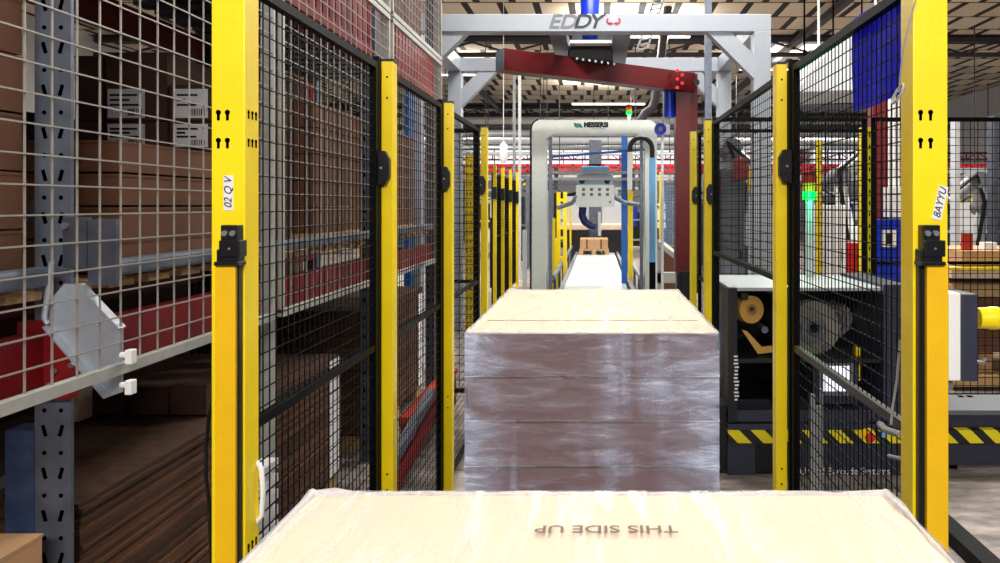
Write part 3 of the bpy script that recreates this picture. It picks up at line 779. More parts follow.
# green-lit stack light behind the right fence
def stack_light(px, ybase, ytop, Y, label, r0, zfloor, lit_low=True, seg=(191, 200)):
    c = P(px, ybase, Y)
    r = thing('stack_light', (c.x, Y, zfloor), label, 'signal light', 'signal towers')
    z = c.z
    MB().cyl((c.x, Y, zfloor), (c.x, Y, z), r0*.55, 12).build('pole', M['pipew'], r)
    h = (Z(ytop, Y)-z)/3
    for i, k in enumerate(('greenlit', 'amberlens', 'redlens')):
        MB().cyl((c.x, Y, z+i*h+.003), (c.x, Y, z+(i+1)*h), r0, 18).build('lens', M[k], r)
    MB().cyl((c.x, Y, z+3*h), (c.x, Y, z+3*h+.01), r0*.9, 18).build('cap', M['blackp'], r)
    return r
stack_light(809.5, 200, 175, 5.2, 'stack light with its green lens lit above the labelling machine', .05, 1.146)
l = bpy.data.lights.new('green_lamp', 'POINT'); l.energy = 4; l.color = (.05, 1, .45); l.shadow_soft_size = .05
o = bpy.data.objects.new('green_lamp', l); COL.objects.link(o); o.location = P(809.5, 195, 5.05)

# ------------------------------------------------------------------ left pallet rack
XR = -1.45
rk = thing('pallet_rack', (XR-.55, 4.2, 0), 'tall pallet rack with red beams along the left side behind the mesh', 'rack')
def upright(x0, y, w, d, z0, z1, m_, lbl=None):
    mb = MB(); mb.box(x0, x0+w, y, y+d, z0, z1); mb.mat(1)
    k = 0; z = z0+.06
    while z < z1-.05:
        for i, xx in enumerate((x0+w*.27, x0+w*.73)):
            mb.cyl((xx, y, z), (xx, y-.001, z), .006, 8)
            s = -1 if i else 1
            a = Vector((xx-s*.004, y-.0005, z+.075)); b = Vector((xx+s*.004, y-.0005, z+.045)); mb.bar(a, b, .010, .001, up=(0, 1, 0))
        z += .115; k += 1
    o = mb.build('upright', [m_, M['hole']], rk); return o
upright(-1.52, 2.0, .098, .012, 0, 4.6, M['galv'])
upright(-2.58, 2.0, .098, .07, 0, 4.6, M['galvdark'])
mb = MB(); mb.box(-1.60, -1.522, 2.0, 2.07, 0, 1.04); mb.build('upright_guard', M['bluesteel'], rk)
for yy in (4.75, 6.55):
    upright(-1.52, yy, .098, .07, 0, 3.9, M['galvdark']); upright(-2.58, yy, .098, .07, 0, 3.9, M['galvdark'])
zb0, zb1 = EYE-.335*1.45, EYE-.235*1.45
for (ya, yb2) in ((-.6, 1.99), (2.08, 4.74), (4.83, 6.54)):
    for xx in (XR-.05, -2.54):
        for z0, z1 in ((zb0, zb1), (2.56, 2.72)):
            MB().box(xx-.03, xx+.03, ya, yb2, z0, z1).build('beam', M['rackred'], rk, bevel=.004)
mb = MB(); mb.box(-1.54, -1.40, 1.965, 1.998, zb0-.03, zb1+.03); mb.mat(1)
for px, py in ((97, 371), (114, 365), (92, 385)): 
    c = P(px-42, py, 1.96); mb.cyl(c, c+Vector((0, -.008, 0)), .007, 10)
mb.build('beam_connector', [M['rackred'], M['roller']], rk)
# decks
for z in (1.40, 2.73):
    mb = MB()
    for k in range(36): 
        y = -.5+k*.195
        mb.box(-2.5, -1.47, y, y+.12, z, z+.02)
    mb.build('deck', M['wood'] if z < 2 else M['galvdark'], rk)
# pallet stop tube along the front
MB().box(XR-.03, XR+.02, -.5, 1.94, EYE-.148*1.45, EYE-.112*1.45).build('stop_tube', M['galv'], rk, bevel=.012)
MB().box(XR-.03, XR+.02, 2.14, 6.5, EYE-.148*1.45, EYE-.112*1.45).build('stop_tube', M['galv'], rk, bevel=.012)
mb = MB()
xx0, xx1 = X(62, 1.96), X(117, 1.96)
mb.box(X(64, 1.96), X(88, 1.96), 1.955, 1.975, Z(268, 1.96), Z(217, 1.96)); mb.box(X(95, 1.96), X(117, 1.96), 1.955, 1.975, Z(285, 1.96), Z(219, 1.96))
mb.box(X(88, 1.96), X(95, 1.96), 1.96, 1.972, Z(285, 1.96), Z(220, 1.96))
mb.build('clamp_plate', M['galvdark'], rk)
c = P(66, 226, 1.955); MB().cyl(c, c+Vector((0, -.008, 0)), .009, 12).build('bolt', M['roller'], rk)
# red slatted guard on the high front of the rack
mb = MB(); y = 2.4
while y < 6.5:
    mb.box(XR-.02, XR+.0, y, y+.06, 2.62, 2.98); y += .095
mb.box(XR-.02, XR+.01, 2.4, 6.54, 2.60, 2.66); mb.box(XR-.02, XR+.01, 2.4, 6.54, 2.95, 3.0)
mb.build('slatted_guard', M['rackred'], rk)
# horizontal lattice of the frame
mb = MB()
for z in (.4, 1.1, 1.9, 2.9): mb.bar((-2.5, 2.03, z), (-1.52, 2.03, z+.55), .04, .03)
mb.build('frame_brace', M['galvdark'], rk)
# red lower frame with diagonal brace near the rack end
rf = thing('red_stand', (-1.25, 5.4, 0), 'low red steel frame with sloping brace behind the left fence', 'frame')
for y in (4.7, 6.1):
    MB().box(-1.25, -1.17, y, y+.06, 0, .26).build('leg', M['rackred'], rf)
for z, mm in ((.25, 'orange'), (.08, 'rackred')): MB().box(-1.26, -1.16, 4.7, 6.16, z, z+.05).build('rail', M[mm], rf)
mb = MB().bar((-1.15, 4.0, .02), (-1.15, 5.9, .26), .05, .04); mb.build('brace', M['rackred'], rf)
mb = MB().bar(P(392, 462, 3.9), P(432, 392, 4.9), .05, .05); tag(mb.build('sloping_rail', M['galv']), 'pale grey sloping rail behind the third left panel', 'rail')

# white mesh on stand-offs in front of the rack
XW = -1.25
def wpost(y, label):
    r = thing('mesh_post', (XW-.03, y, 0), label, 'post', 'galvanised posts of the rack mesh')
    MB().box(XW-.055, XW-.015, y-.02, y+.02, .012, 4.6).build('post_body', M['railgrey'], r)
    MB().box(XW-.09, XW+.02, y-.05, y+.05, 0, .012).build('base_plate', M['galv'], r)
wpost(2.89, 'galvanised mesh post seen just right of the big left post')
wpost(4.47, 'galvanised mesh post rising above the second left yellow post')
wpost(5.93, 'galvanised mesh post at the far end of rack mesh')
zA, zB, zC = EYE-.342*1.25, EYE+.90*1.25, 4.4
def wpanel(y0, y1, z0, z1, label):
    t = thing('rack_wire_screen', (XW, (y0+y1)/2, z0), label, 'mesh panel', 'galvanised mesh panels on the rack')
    mb = MB(); mb.box(XW-.012, XW+.012, y0, y1, z0-.014, z0+.014); mb.box(XW-.012, XW+.012, y0, y1, z1-.014, z1+.014)
    mb.box(XW-.01, XW+.01, y0, y0+.02, z0, z1); mb.box(XW-.01, XW+.01, y1-.02, y1, z0, z1); mb.build('frame', M['railgrey'], t)
    mb = MB(); wire_grid(mb, XW, 'Y', y0+.02, y1-.02, z0, z1, .083, .069, .0019); mb.build('wire_mesh', M['wiregrey'], t)
wpanel(-.20, 2.86, zA, zB, 'nearest galvanised mesh panel at left in front of the rack cartons')
wpanel(2.92, 4.44, zA, zB, 'galvanised mesh panel behind the first black fence panel')
wpanel(4.50, 5.92, zA, zB, 'galvanised mesh panel farthest along the rack')
wpanel(2.92, 4.44, zB+.04, zC, 'upper galvanised mesh panel above the black fence panel')
wpanel(4.50, 5.92, zB+.04, zC, 'upper galvanised mesh panel at far end reaching the portal')
# stand-off bracket
br = thing('standoff_bracket', P(85, 330, 1.96), 'pale grey slanted plate bracket bolted to the bottom mesh rail', 'bracket')
q = 1.955
poly = [P(80, 284, q), P(122, 328, q), P(122, 392, q), P(108, 397, q), P(47, 326, q), P(50, 300, q), P(64, 284, q)]
MB().prism(poly, (0, .006, 0)).build('plate', M['alu'], br)
mb = MB(); mb.bar(P(47, 326, q-.01), P(108, 397, q-.01), .03, .005, up=(0, 0, 1)); mb.bar(P(80, 284, q-.01), P(122, 328, q-.01), .03, .005, up=(0, 0, 1)); mb.build('flange', M['alu'], br)
for py in (355, 385):
    b = MB().cyl(P(121, py, q-.02), P(134, py, q-.02), .008, 12); b.box(X(132, q), X(139, q), q-.032, q-.008, Z(py+7, q), Z(py-7, q)); b.build('bolt', M['white'], br, bevel=.002)
MB().tube([P(52, 262, q-.02), P(44, 318, q-.02), P(48, 324, q-.02)], .007, 8).build('hook', M['alu'], br)

# ---------- cartons on the rack
def carton(x0, x1, y0, y1, z0, z1, label, m_='kraftb', group=None, lab=None, tape=True, seamside=True):
    r = thing('carton', ((x0+x1)/2, (y0+y1)/2, z0), label, 'carton', group)
    mb = MB(); mb.box(x0, x1, y0, y1, z0, z1-.012); mb.mat(1)
    ym = (y0+y1)/2
    mb.mat(0); mb.box(x0-.002, x1+.002, y0-.002, ym-.002, z1-.012, z1-.004); mb.box(x0-.002, x1+.002, ym+.002, y1+.002, z1-.012, z1-.004)
    mb.build('body', [M[m_], M['seam']], r)
    if lab:
        for (a, b, c_, d) in lab:
            MB().box(a, b, y0-.003, y0-.0005, c_, d).build('shipping_label', M['paper'], r)
            mb = MB(); rr = random.Random(int(a*1000)); hh = d-c_
            for k in range(3): mb.box(a+.01, b-.02-rr.uniform(0, .08), y0-.004, y0-.003, d-hh*(.2+.17*k)-.006, d-hh*(.2+.17*k)+.003)
            for k in range(9): mb.box(b-.075+k*.0075, b-.075+k*.0075+rr.choice((.003, .005)), y0-.004, y0-.003, c_+hh*.08, c_+hh*.32)
            mb.build('label_print', M['ink'], r)
    return r
# stack A, nearest, tall, left of the upright
zz = 1.44; G = 'brown cartons stacked left of the rack upright'
nm = ['lowest', 'second lowest', 'third from bottom', 'fourth from bottom', 'fifth from bottom', 'sixth from bottom', 'topmost']
for k in range(7):
    carton(-2.30, -1.50+.004*(k % 2), 1.0, 1.93, zz, zz+.148, '%s brown carton in the tall stack left of the rack upright' % nm[k], group=G); zz += .150
# stack B
zz = 1.44
for k, n_ in enumerate(('bottom', 'second', 'third', 'top')):
    h = .105
    carton(-2.05, -1.50, 2.32, 3.22, zz, zz+h-.003, '%s brown carton of the low stack right of the rack upright' % n_, group='low carton stack right of upright'); zz += h
# dark stack behind B with labels
cols = ((-2.50, -2.12), (-2.10, -1.77), (-1.75, -1.42))
rows = ((1.88, 2.00), (2.01, 2.20))
for i, (a, b) in enumerate(cols):
    for j, (c_, d) in enumerate(rows):
        la = (X(106, 3.3), X(146, 3.3)) if i == 0 else ((X(172, 3.3), X(209, 3.3)) if i == 1 else None)
        pass
Yd = 3.30
for i, (pa, pb, la, lb, side) in enumerate(((74, 104, 62, 80, 'left'), (105, 168, 108, 145, 'middle'), (169, 236, 175, 208, 'right'))):
    a, b = X(pa, Yd), X(pb, Yd)
    carton(a+.004, b-.004, Yd, Yd+.6, 1.44, Z(149, Yd), 'dark carton below the labelled ones, %s in its row behind the low stack' % side, 'kraftd', 'dark cartons behind the low stack')
    carton(a+.004, b-.004, Yd, Yd+.6, Z(148.5, Yd), Z(121, Yd), 'dark carton with white label in the lower labelled row, %s one' % side, 'kraftd', 'dark cartons behind the low stack', [(X(la, Yd), X(lb, Yd), Z(147, Yd), Z(124, Yd))] if i else None)
    carton(a+.004, b-.004, Yd, Yd+.6, Z(120.5, Yd), Z((55, 52, 84)[i], Yd), 'dark carton with white label in the upper labelled row, %s one' % side, 'kraftd', 'dark cartons behind the low stack', [(X(la, Yd), X(lb, Yd), Z(118, Yd), Z(89, Yd))] if i else None)
# stack C: long block behind the first black panel
ys = [(3.95, 4.68), (4.86, 5.42), (5.44, 6.05)]
wh = ['nearest', 'middle', 'farthest']
for i, (a, b) in enumerate(ys):
    zz = 1.50; h = .142 if i < 2 else .14
    for k in range(5 if i else 5):
        carton(-2.2, -1.5, a, b, zz, zz+h-.003, '%s-column carton, %s of five, in the block behind the black mesh' % (wh[i], ('lowest', 'second', 'middle', 'fourth', 'topmost')[k]), group='carton block behind the left fence'); zz += h
for i, (a, b) in enumerate(ys):
    pp = thing('wooden_pallet', (-1.85, (a+b)/2, 1.42), 'wooden pallet under the %s column of rack cartons' % wh[i], 'pallet', 'pallets on the rack deck')
    mb = MB(); mb.box(-2.2, -1.5, a, b, 1.475, 1.497); mb.build('top_board', M['wood'], pp)
    for yy in (a+.05, (a+b)/2, b-.05): MB().box(-2.2, -1.5, yy-.05, yy+.05, 1.421, 1.475).build('block', M['wood'], pp)

for i, (a, b) in enumerate(((.9, 1.93), (2.15, 3.1), (3.14, 4.1), (4.14, 4.7), (4.9, 6.4))):
    carton(-2.40, -1.52, a, b, 2.755, 3.9, 'tall dark carton added for shade on the top rack deck, %s from the camera' % ('first', 'second', 'third', 'fourth', 'fifth')[i], 'kraftd', 'tall cartons added for shade on the top rack deck')  # upper loads added to keep light off the rack below
for i in range(4):
    for j, (z0, z1) in enumerate(((0, .70), (.704, 1.40), (1.404, 2.1))):
        carton(-3.6, -2.72, 3.1+i*.95, 4.0+i*.95, z0, z1, 'dark carton behind the rack, %s tier, %s from the left' % (('floor', 'middle', 'upper')[j], ('first', 'second', 'third', 'fourth')[i]), 'kraftd', 'dark cartons in the row behind the rack')
# stacks of flattened cardboard on the floor level
def flat_stack(x0, x1, y0, y1, z0, z1, label, n, strip=False):
    r = thing('flattened_carton_stack', ((x0+x1)/2, (y0+y1)/2, 0), label, 'cardboard stack')
    rnd = random.Random(n); mb = MB(); h = (z1-z0)/n
    for k in range(n):
        d = rnd.uniform(0, .012); mb.mat(0 if rnd.random() < .6 else 1)
        mb.box(x0, x1-d, y0+rnd.uniform(0, .02), y1-rnd.uniform(0, .02), z0+k*h+.0008, z0+(k+1)*h-.0012)
    b = mb.build('cardboard_sheets', [M['edge'], M['kraftb']], r); b['kind'] = 'stuff'
    if strip:
        mb = MB(); k = 0; z = z0+.01
        while z < z1-.05:
            mb.box(x1-.001, x1+.002, y1-.20, y1-.06, z, z+.052); z += .06
        mb.build('label_strip', M['paper'], r)
    for y in (y0+.1, (y0+y1)/2, y1-.1): MB().box(x0, x1-.02, y-.06, y+.06, 0, z0).build('bearer', M['wood'], r)
    return r
flat_stack(-2.35, -1.48, 2.12, 4.30, .12, .79, 'long brown stack of flattened cartons low behind the left fence', 44, True)
flat_stack(-2.35, -1.60, .9, 1.85, .12, .50, 'low brown stack of flattened cartons at bottom left', 26)
flat_stack(-2.35, -1.50, 4.88, 6.4, .12, .95, 'far stack of flattened cartons with white labels at the rack end', 50, True)
carton(-2.2, -1.425, 1.0, 1.90, .51, .81, 'tan carton in the bottom left corner before the rack upright', 'kraft')
for i, (a, b, c_, d) in enumerate(((85, 128, 455, 388), (129, 170, 455, 386), (171, 209, 430, 384))):
    carton(X(a, 3.0), X(b, 3.0)-.01, 3.0, 3.6, .80, Z(d, 3.0), 'dark carton standing on the flattened cardboard, %s of three' % ('left', 'middle', 'right')[i], 'kraftd', 'dark cartons on the cardboard stack')
carton(X(52, 2.92), X(82, 2.92), 2.90, 2.98, .80, Z(389, 2.9), 'small carton painted pale as a highlight just right of the upright on the flattened cardboard', 'kraftpale')  # pale colour stands in for small highlights beside the upright
# carton behind the rack at far left, sunlight painted in as pale colour
carton(-3.6, -2.75, 2.2, 3.0, 0, 1.18, 'carton painted pale as if sunlit behind the rack at the left edge', 'kraftpale')
# second white labelled small stack by big post
r = thing('label_sheet_stack', (X(268, 2.1), 2.1, 0), 'small stack of white-edged sheets low beside the big left post', 'sheet stack')
mb = MB()
for k in range(14): mb.box(-.975, -.93, 2.0, 2.16, .30+k*.045, .30+k*.045+.028)
mb.build('sheets', M['paper'], r)
MB().box(-1.05, -.91, 1.98, 2.22, 0, .30).build('plinth', M['dark'], r)

# ------------------------------------------------------------------ silver portal with EDDY
pc = -.098; yF, yR = 7.5, 9.72; ht = Z(14, 7.5); bh = .176; hw = 1.69; lw = .172
po = thing('wrapper_portal', (pc, 8.6, 0), 'large silver steel portal marked EDDY spanning the conveyor', 'wrapping machine')
for y, nm_ in ((yF, 'front'), (yR, 'rear')):
    o = MB().box(pc-hw-lw, pc+hw+lw, y, y+.172, ht-bh, ht).build('cross_beam', M['alu'], po, bevel=.004)
    if nm_ == 'front': fb = o
    for s in (-1, 1):
        MB().box(pc+s*hw, pc+s*(hw+lw), y, y+.172, 0, ht-bh).build('leg', M['alu'], po, bevel=.004)
        d = .42; xx = pc+s*hw; w_ = .17
        a0 = Vector((xx, y+.02, ht-bh-.02-d+.0)); b0 = Vector((xx-s*d, y+.02, ht-bh))
        MB().prism([(xx, y+.02, ht-bh-d-.05), (xx, y+.02, ht-bh-d+.19), (xx-s*(d-.19), y+.02, ht-bh), (xx-s*(d+.05), y+.02, ht-bh)], (0, .13, 0)).build('knee_brace', M['alu'], po)
for s in (-1, 1):
    MB().box(pc+s*hw, pc+s*(hw+lw), yF+.172, yR, ht-bh, ht).build('side_beam', M['alu'], po, bevel=.004)
# central carriers, turntable, motor
for a, b in ((549, 566), (613, 631)):
    MB().box(X(a, 7.6), X(b, 7.6), yF+.172, yR, ht-bh-.01, ht-.01).build('carrier_beam', M['galv'], po, bevel=.004)
cx = X(590, 8.6)
MB().box(X(570, 8.3), X(616, 8.3), 8.2, 9.0, Z(45, 8.3), Z(42, 8.3)).build('motor_plate', M['white'], po)
o = MB().box(X(571, 8.3), X(612, 8.3), 8.3, 8.9, ht+.02, ht+.06).build('top_plate', M['galv'], po)
MB().cyl((cx, 8.6, Z(45, 8.3)-.02), (cx, 8.6, ht+.05), .09, 20).build('drive_shaft', M['blue'], po)
MB().tube([(cx, 8.6, ht+.06), (cx, 8.6, ht+.12), (cx, 8.6, ht+.13), (cx, 8.6, ht+.75)], [.13, .13, .115, .115], 24).build('drive_motor', M['blue'], po)
mb = MB()
for dx in (-.25, .23): mb.box(cx+dx-.05, cx+dx+.05, 8.5, 8.7, ht+.06, ht+.16)
mb.build('sensor_box', M['white'], po)
MB().box(X(568, 8.4), X(613, 8.4), 8.35, 8.95, Z(62, 8.4), Z(46, 8.4)).build('slewing_ring', M['dark'], po, bevel=.02)
for ch, px, k in (('E', 553.5, 'lettergrey'), ('D', 567.5, 'lettergrey'), ('D', 581.5, 'letterdark'), ('Y', 594.5, 'letterdark')):
    text('lettering', ch, .20, M[k], po, (X(px, yF), yF-.003, Z(22, yF)), FR, wide=1.15, shear=.28, offset=.0035)
# emblem: small pale cube ringed by two red arrows
em = MB(); c = P(613.5, 20.5, yF); 
def hexq(c, s): return [c+Vector((s*math.cos(math.radians(a)), -.002, s*math.sin(math.radians(a)))) for a in (30, 90, 150, 210, 270, 330)]
h6 = hexq(c+Vector((0, 0, .012)), .036); em.add(h6, [(0, 1, 2, 3, 4, 5)])
em.build('emblem_cube', M['paper'], po)
em = MB()
for s in (-1, 1):
    pts = [c+Vector((s*(.03+.037*math.sin(t)), -.003, -.012-.03*math.cos(t)+.012)) for t in [i*math.pi/9 for i in range(8)]]
    em.tube(pts, .0065, 6)
    p = pts[0]; em.add([p+Vector((-s*.03, 0, 0)), p+Vector((s*.004, 0, .02)), p+Vector((s*.004, 0, -.02))], [(0, 1, 2)])
em.build('emblem_arrows', M['letterred'], po)

# red rotating arm with mast
ar = po
a = P(500, 60.5, 8.0); b = P(690, 83.5, 9.3)
arm = MB().bar(a, b, .22, .235); arm.build('rotating_arm', M['red'], ar, bevel=.004)['label'] = 'dark red rotating arm'
d = (b-a).normalized()
MB().bar(a-d*.006, a, .215, .23).build('end_cap', M['galv'], ar)
ym = 9.3
mb = MB().box(X(675, ym), X(690, ym), ym-.1, ym+.14, Z(272, ym), Z(79, ym)); mb.build('mast', M['red'], ar, bevel=.004)
mb = MB().box(X(690, ym), X(697.5, ym), ym-.02, ym+.16, Z(272, ym), Z(74, ym)); mb.build('mast_rail', M['red'], ar, bevel=.004)
mb = MB()
for k in range(5):
    p = P(677+(k % 2)*5, 71+4.2*k, 9.0); mb.cyl(p, p+Vector((0, -.03, 0)), .022, 8)
mb.build('bolt', M['redbright'], ar)
mb = MB()
for k in range(7):
    p = P(577+k*6.2, 59+k*.9, 8.35); mb.cyl(p, p+Vector((0, -.03, 0)), .014, 8)
mb.build('bolt', M['roller'], ar)
mb = MB().box(X(676, ym), X(700, ym), ym-.12, ym+.1, Z(292, ym), Z(272, ym)); mb.box(X(680, ym), X(692, ym), ym-.16, ym-.1, Z(300, ym), Z(270, ym)); mb.build('film_carriage', M['blackp'], ar, bevel=.01)
p = P(669.5, 95, ym); MB().cyl(p+Vector((0, 0, .10)), p+Vector((0, 0, -.28)), .07, 18).build('hoist_motor', M['blue'], ar)
MB().box(X(664, ym), X(676, ym), ym-.05, ym+.05, Z(93, ym), Z(84, ym)).build('motor_mount', M['galv'], ar)
p = P(696, 83, 9.1); MB().cyl(p, p+Vector((0, -.05, 0)), .04, 14).build('limit_switch', M['blackp'], ar)

# ------------------------------------------------------------------ second wrapper MESSERSI
y2 = 11.0
mg = thing('arch_machine', (X(592, y2), y2, 0), 'pale grey rounded arch machine marked MESSERSI behind the portal', 'wrapping machine')
xo0, xo1 = X(532, y2), X(657, y2); xi0, xi1 = X(546, y2), X(645, y2); zt_, zi = Z(120, y2), Z(133.5, y2); R_ = .13
outer = []
def arc(cx_, cz_, r_, a0, a1, n=6): return [(cx_+r_*math.cos(math.radians(a0+(a1-a0)*i/n)), cz_+r_*math.sin(math.radians(a0+(a1-a0)*i/n))) for i in range(n+1)]
# arch from quads: legs plus top with chamfered inner corners
mb = MB()
top_poly = [(xo0, zt_-.3)]+arc(xo0+R_, zt_-R_, R_, 180, 90)+arc(xo1-R_, zt_-R_, R_, 90, 0)+[(xo1, zt_-.3), (xi1, zt_-.3), (xi1, zi-.06), (xi1-.08, zi), (xi0+.08, zi), (xi0, zi-.06), (xi0, zt_-.3)]
half = top_poly
# split into two convex-ish pieces
L_ = [(xo0, zt_-.42)]+arc(xo0+R_, zt_-R_, R_, 180, 90)+[(xi0+.12, zt_), (xi0+.12, zi), (xi0, zi-.08), (xi0, zt_-.42)]
Rr = [(xi1-.12, zt_)]+arc(xo1-R_, zt_-R_, R_, 90, 0)+[(xo1, zt_-.42), (xi1, zt_-.42), (xi1, zi-.08), (xi1-.12, zi)]
for pl in (L_, Rr): mb.prism([(x, y2, z) for x, z in pl], (0, .35, 0))
mb.box(xi0+.12, xi1-.12, y2, y2+.35, zi, zt_)
mb.build('arch_top', M['mint'], mg)
MB().box(xo0, xi0, y2, y2+.35, .0, zt_-.42).build('leg', M['mint'], mg)
MB().box(xi1, xo1, y2, y2+.35, .0, zt_-.42).build('leg', M['mint'], mg)
mb = MB(); mb.tube([(xo0-.02, y2+.02, .2), (xo0-.02, y2+.02, zt_-.14)]+[(x-.012, y2+.02, z+.012) for x, z in arc(xo0+R_, zt_-R_, R_, 175, 100)], .014, 8); mb.build('black_edge_seal', M['blackp'], mg)
text('lettering', 'MESSERSI', .098, M['ink'], mg, (X(596, y2), y2-.004, Z(125, y2)), FR, wide=.92, offset=.0065)
text('lettering', 'PACKAGING', .028, M['lettergrey'], mg, (X(598, y2), y2-.004, Z(128.8, y2)), FR, wide=1.3)
em = MB(); c = P(579, 125.5, y2)
for k in range(2):
    x = c.x-.055+k*.058
    em.add([(x-.03, y2-.004, c.z+.042-k*.006), (x+.028, y2-.004, c.z+.03-k*.006), (x+.055, y2-.004, c.z-.038), (x-.006, y2-.004, c.z-.024)], [(0, 1, 2, 3)])
em.build('emblem', M['lettergreen'], mg)
for px in (550, 642):   # inner rails
    MB().box(X(px, y2)-.025, X(px, y2)+.025, y2+.1, y2+.16, .1, zi-.05).build('guide_rail', M['galv'], mg)
# clamp/pressing head across the arch
hd = thing('control_station', (X(595, y2+.6), y2+.6, Z(207, y2)), 'pale control panel head with buttons carried between the arch legs', 'control panel')
yh = y2+.45
o = MB().box(X(576, yh), X(614.5, yh), yh, yh+.06, Z(207, yh), Z(185, yh)).build('panel_face', M['mint'], hd, bevel=.004)
mb = MB(); 
for i in range(4):
    for j in range(2): mb.box(X(582+i*8, yh), X(585+i*8, yh), yh-.005, yh, Z(196-j*5, yh), Z(193-j*5, yh))
mb.build('button', M['machlight'], o)
MB().box(X(609, yh), X(611, yh), yh-.005, yh, Z(203, yh), Z(201, yh)).build('red_lamp', M['orange'], o)
MB().box(X(577, yh), X(613, yh), yh+.07, yh+.35, Z(192, yh), Z(173, yh)).build('hood', M['mintblue'], hd, bevel=.03)
MB().box(X(581, yh), X(609, yh), yh+.02, yh+.4, Z(172, yh), Z(166, yh)).build('hood_top', M['lightblue'], hd, bevel=.02)
for px in (582, 607): MB().cyl(P(px, 181, yh+.06), P(px, 181, yh+.04), .045, 16).build('round_hatch', M['navy'], hd)
for py in (171, 177.5): MB().box(X(543, yh), X(645, yh), yh+.0, yh+.06, Z(py+2.8, yh), Z(py, yh)).build('cross_rail', M['railgrey'], hd)
for s, pts in ((0, ((557, 208), (572, 203), (577, 196))), (1, ((640, 205), (625, 203), (614, 197)))):
    MB().tube([P(p[0], p[1], yh+.03) for p in pts], .035, 8).build('side_arm', M['galv'], hd)
for px in (546, 553, 632, 640):
    MB().box(X(px, yh), X(px+4, yh), yh+.3, yh+.46, Z(190, yh), Z(167, yh)).build('slide_block', M['galvdark'], hd)
pts = [P(583, 207, yh+.15), P(582, 215, yh+.15), P(585, 222, yh+.15), P(591, 226, yh+.15), P(597, 227.5, yh+.15)]
fine = []
for i in range(len(pts)-1):
    for k in range(6): fine.append(pts[i].lerp(pts[i+1], k/6))
MB().tube(fine, [.055+.008*(i % 2) for i in range(len(fine))], 12).build('bellows', M['darkblue'], hd)
MB().box(X(598, yh), X(601, yh), yh+.1, yh+.2, Z(236, yh), Z(212, yh)).build('gripper_stem', M['white'], hd)
# hose arch on right
hs = thing('hose_loop', P(640, 150, y2-.1), 'black cable chain looping over the right leg of the arch machine', 'cable chain')
cxh, czh, rh = X(641, y2-.12), Z(149, y2-.12), .165
pts = [(cxh-rh, y2-.12, Z(152, y2-.12))]+[(cxh+rh*math.cos(math.radians(t)), y2-.12, czh+rh*1.0*math.sin(math.radians(t))) for t in range(180, -1, -15)]+[(cxh+rh, y2-.12, Z(160, y2-.12))]
MB().tube(pts, .035, 10).build('chain', M['blackp'], hs)
MB().box(cxh-rh-.035, cxh-rh+.035, y2-.15, y2-.09, Z(190, y2-.12), Z(152, y2-.12)).build('left_channel', M['pipew'], hs)
MB().box(cxh+rh-.04, cxh+rh+.045, y2-.16, y2-.08, Z(262, y2-.12), Z(158, y2-.12)).build('right_channel', M['lightblue'], hs)
MB().box(cxh+rh-.04, cxh+rh+.045, y2-.17, y2-.07, 0, Z(262, y2-.12)).build('foot', M['black'], hs)
o = MB().box(X(621.5, 11.9), X(627.5, 11.9), 11.9, 12.0, 0, Z(134, 11.9)).build('blue_column', M['bluecol']); tag(o, 'tall blue column just inside the right leg of the arch', 'column')
MB().bar(P(549, 157, 11.2), P(646, 149.5, 11.2), .04, .035).build('blue_strut', M['bluecol'], mg)['label'] = 'thin blue slanting bar'
for px in (617, 612): 
    pass
stack_light(629, 114.5, 105, y2+.15, 'small green-lit signal light standing on top of the arch machine', .045, zt_)
# blue round fan/reel on the right of the arch
fr = thing('hose_reel', P(661, 129, 10.6), 'blue round reel with white hub right of the arch top', 'reel')
c = P(660.5, 129, 10.6)
MB().cyl(c, c+Vector((0, .1, 0)), .085, 24).build('drum', M['blue'], fr)
MB().cyl(c, c+Vector((0, -.015, 0)), .035, 16).build('hub', M['galv'], fr)
MB().box(X(659, 10.7), X(670, 10.7), 10.72, 10.8, Z(134, 10.7), Z(124, 10.7)).build('bracket', M['white'], fr)
MB().box(c.x+.02, c.x+.055, 10.7, 10.76, 0, c.z).build('post', M['pipew'], fr)

# ------------------------------------------------------------------ guards around the far belt
def mini_post(px, py0, py1, Y, w, label, m_='yellow', grp='yellow posts down the hall', name='guard_post', cat='post'):
    x = X(px, Y)
    r = thing(name, (x, Y, 0), label, cat, grp)
    MB().box(x-w/2, x+w/2, Y, Y+.06, 0.01, Z(py0, Y)).build('post_body', M[m_], r)
    MB().box(x-w/2-.04, x+w/2+.04, Y-.04, Y+.1, 0, .01).build('base_plate', M[m_], r)
    if py1: MB().box(x-w*.9, x+w*.7, Y-.04, Y+.02, Z(py1+6, Y), Z(py1-6, Y)).build('clamp', M['blackp'], r)
    return r
ords = ['first', 'second', 'third', 'fourth', 'fifth']
fy = [11.5, 12.5, 13.6, 14.9]
for i, (px, Y) in enumerate(zip((494.5, 502.5, 510.3, 517), fy)):
    mini_post(px, 165+i*2.4, 193+i*1.5, Y, .05, '%s of four thin yellow posts left of the arch, counted from left' % ords[i])
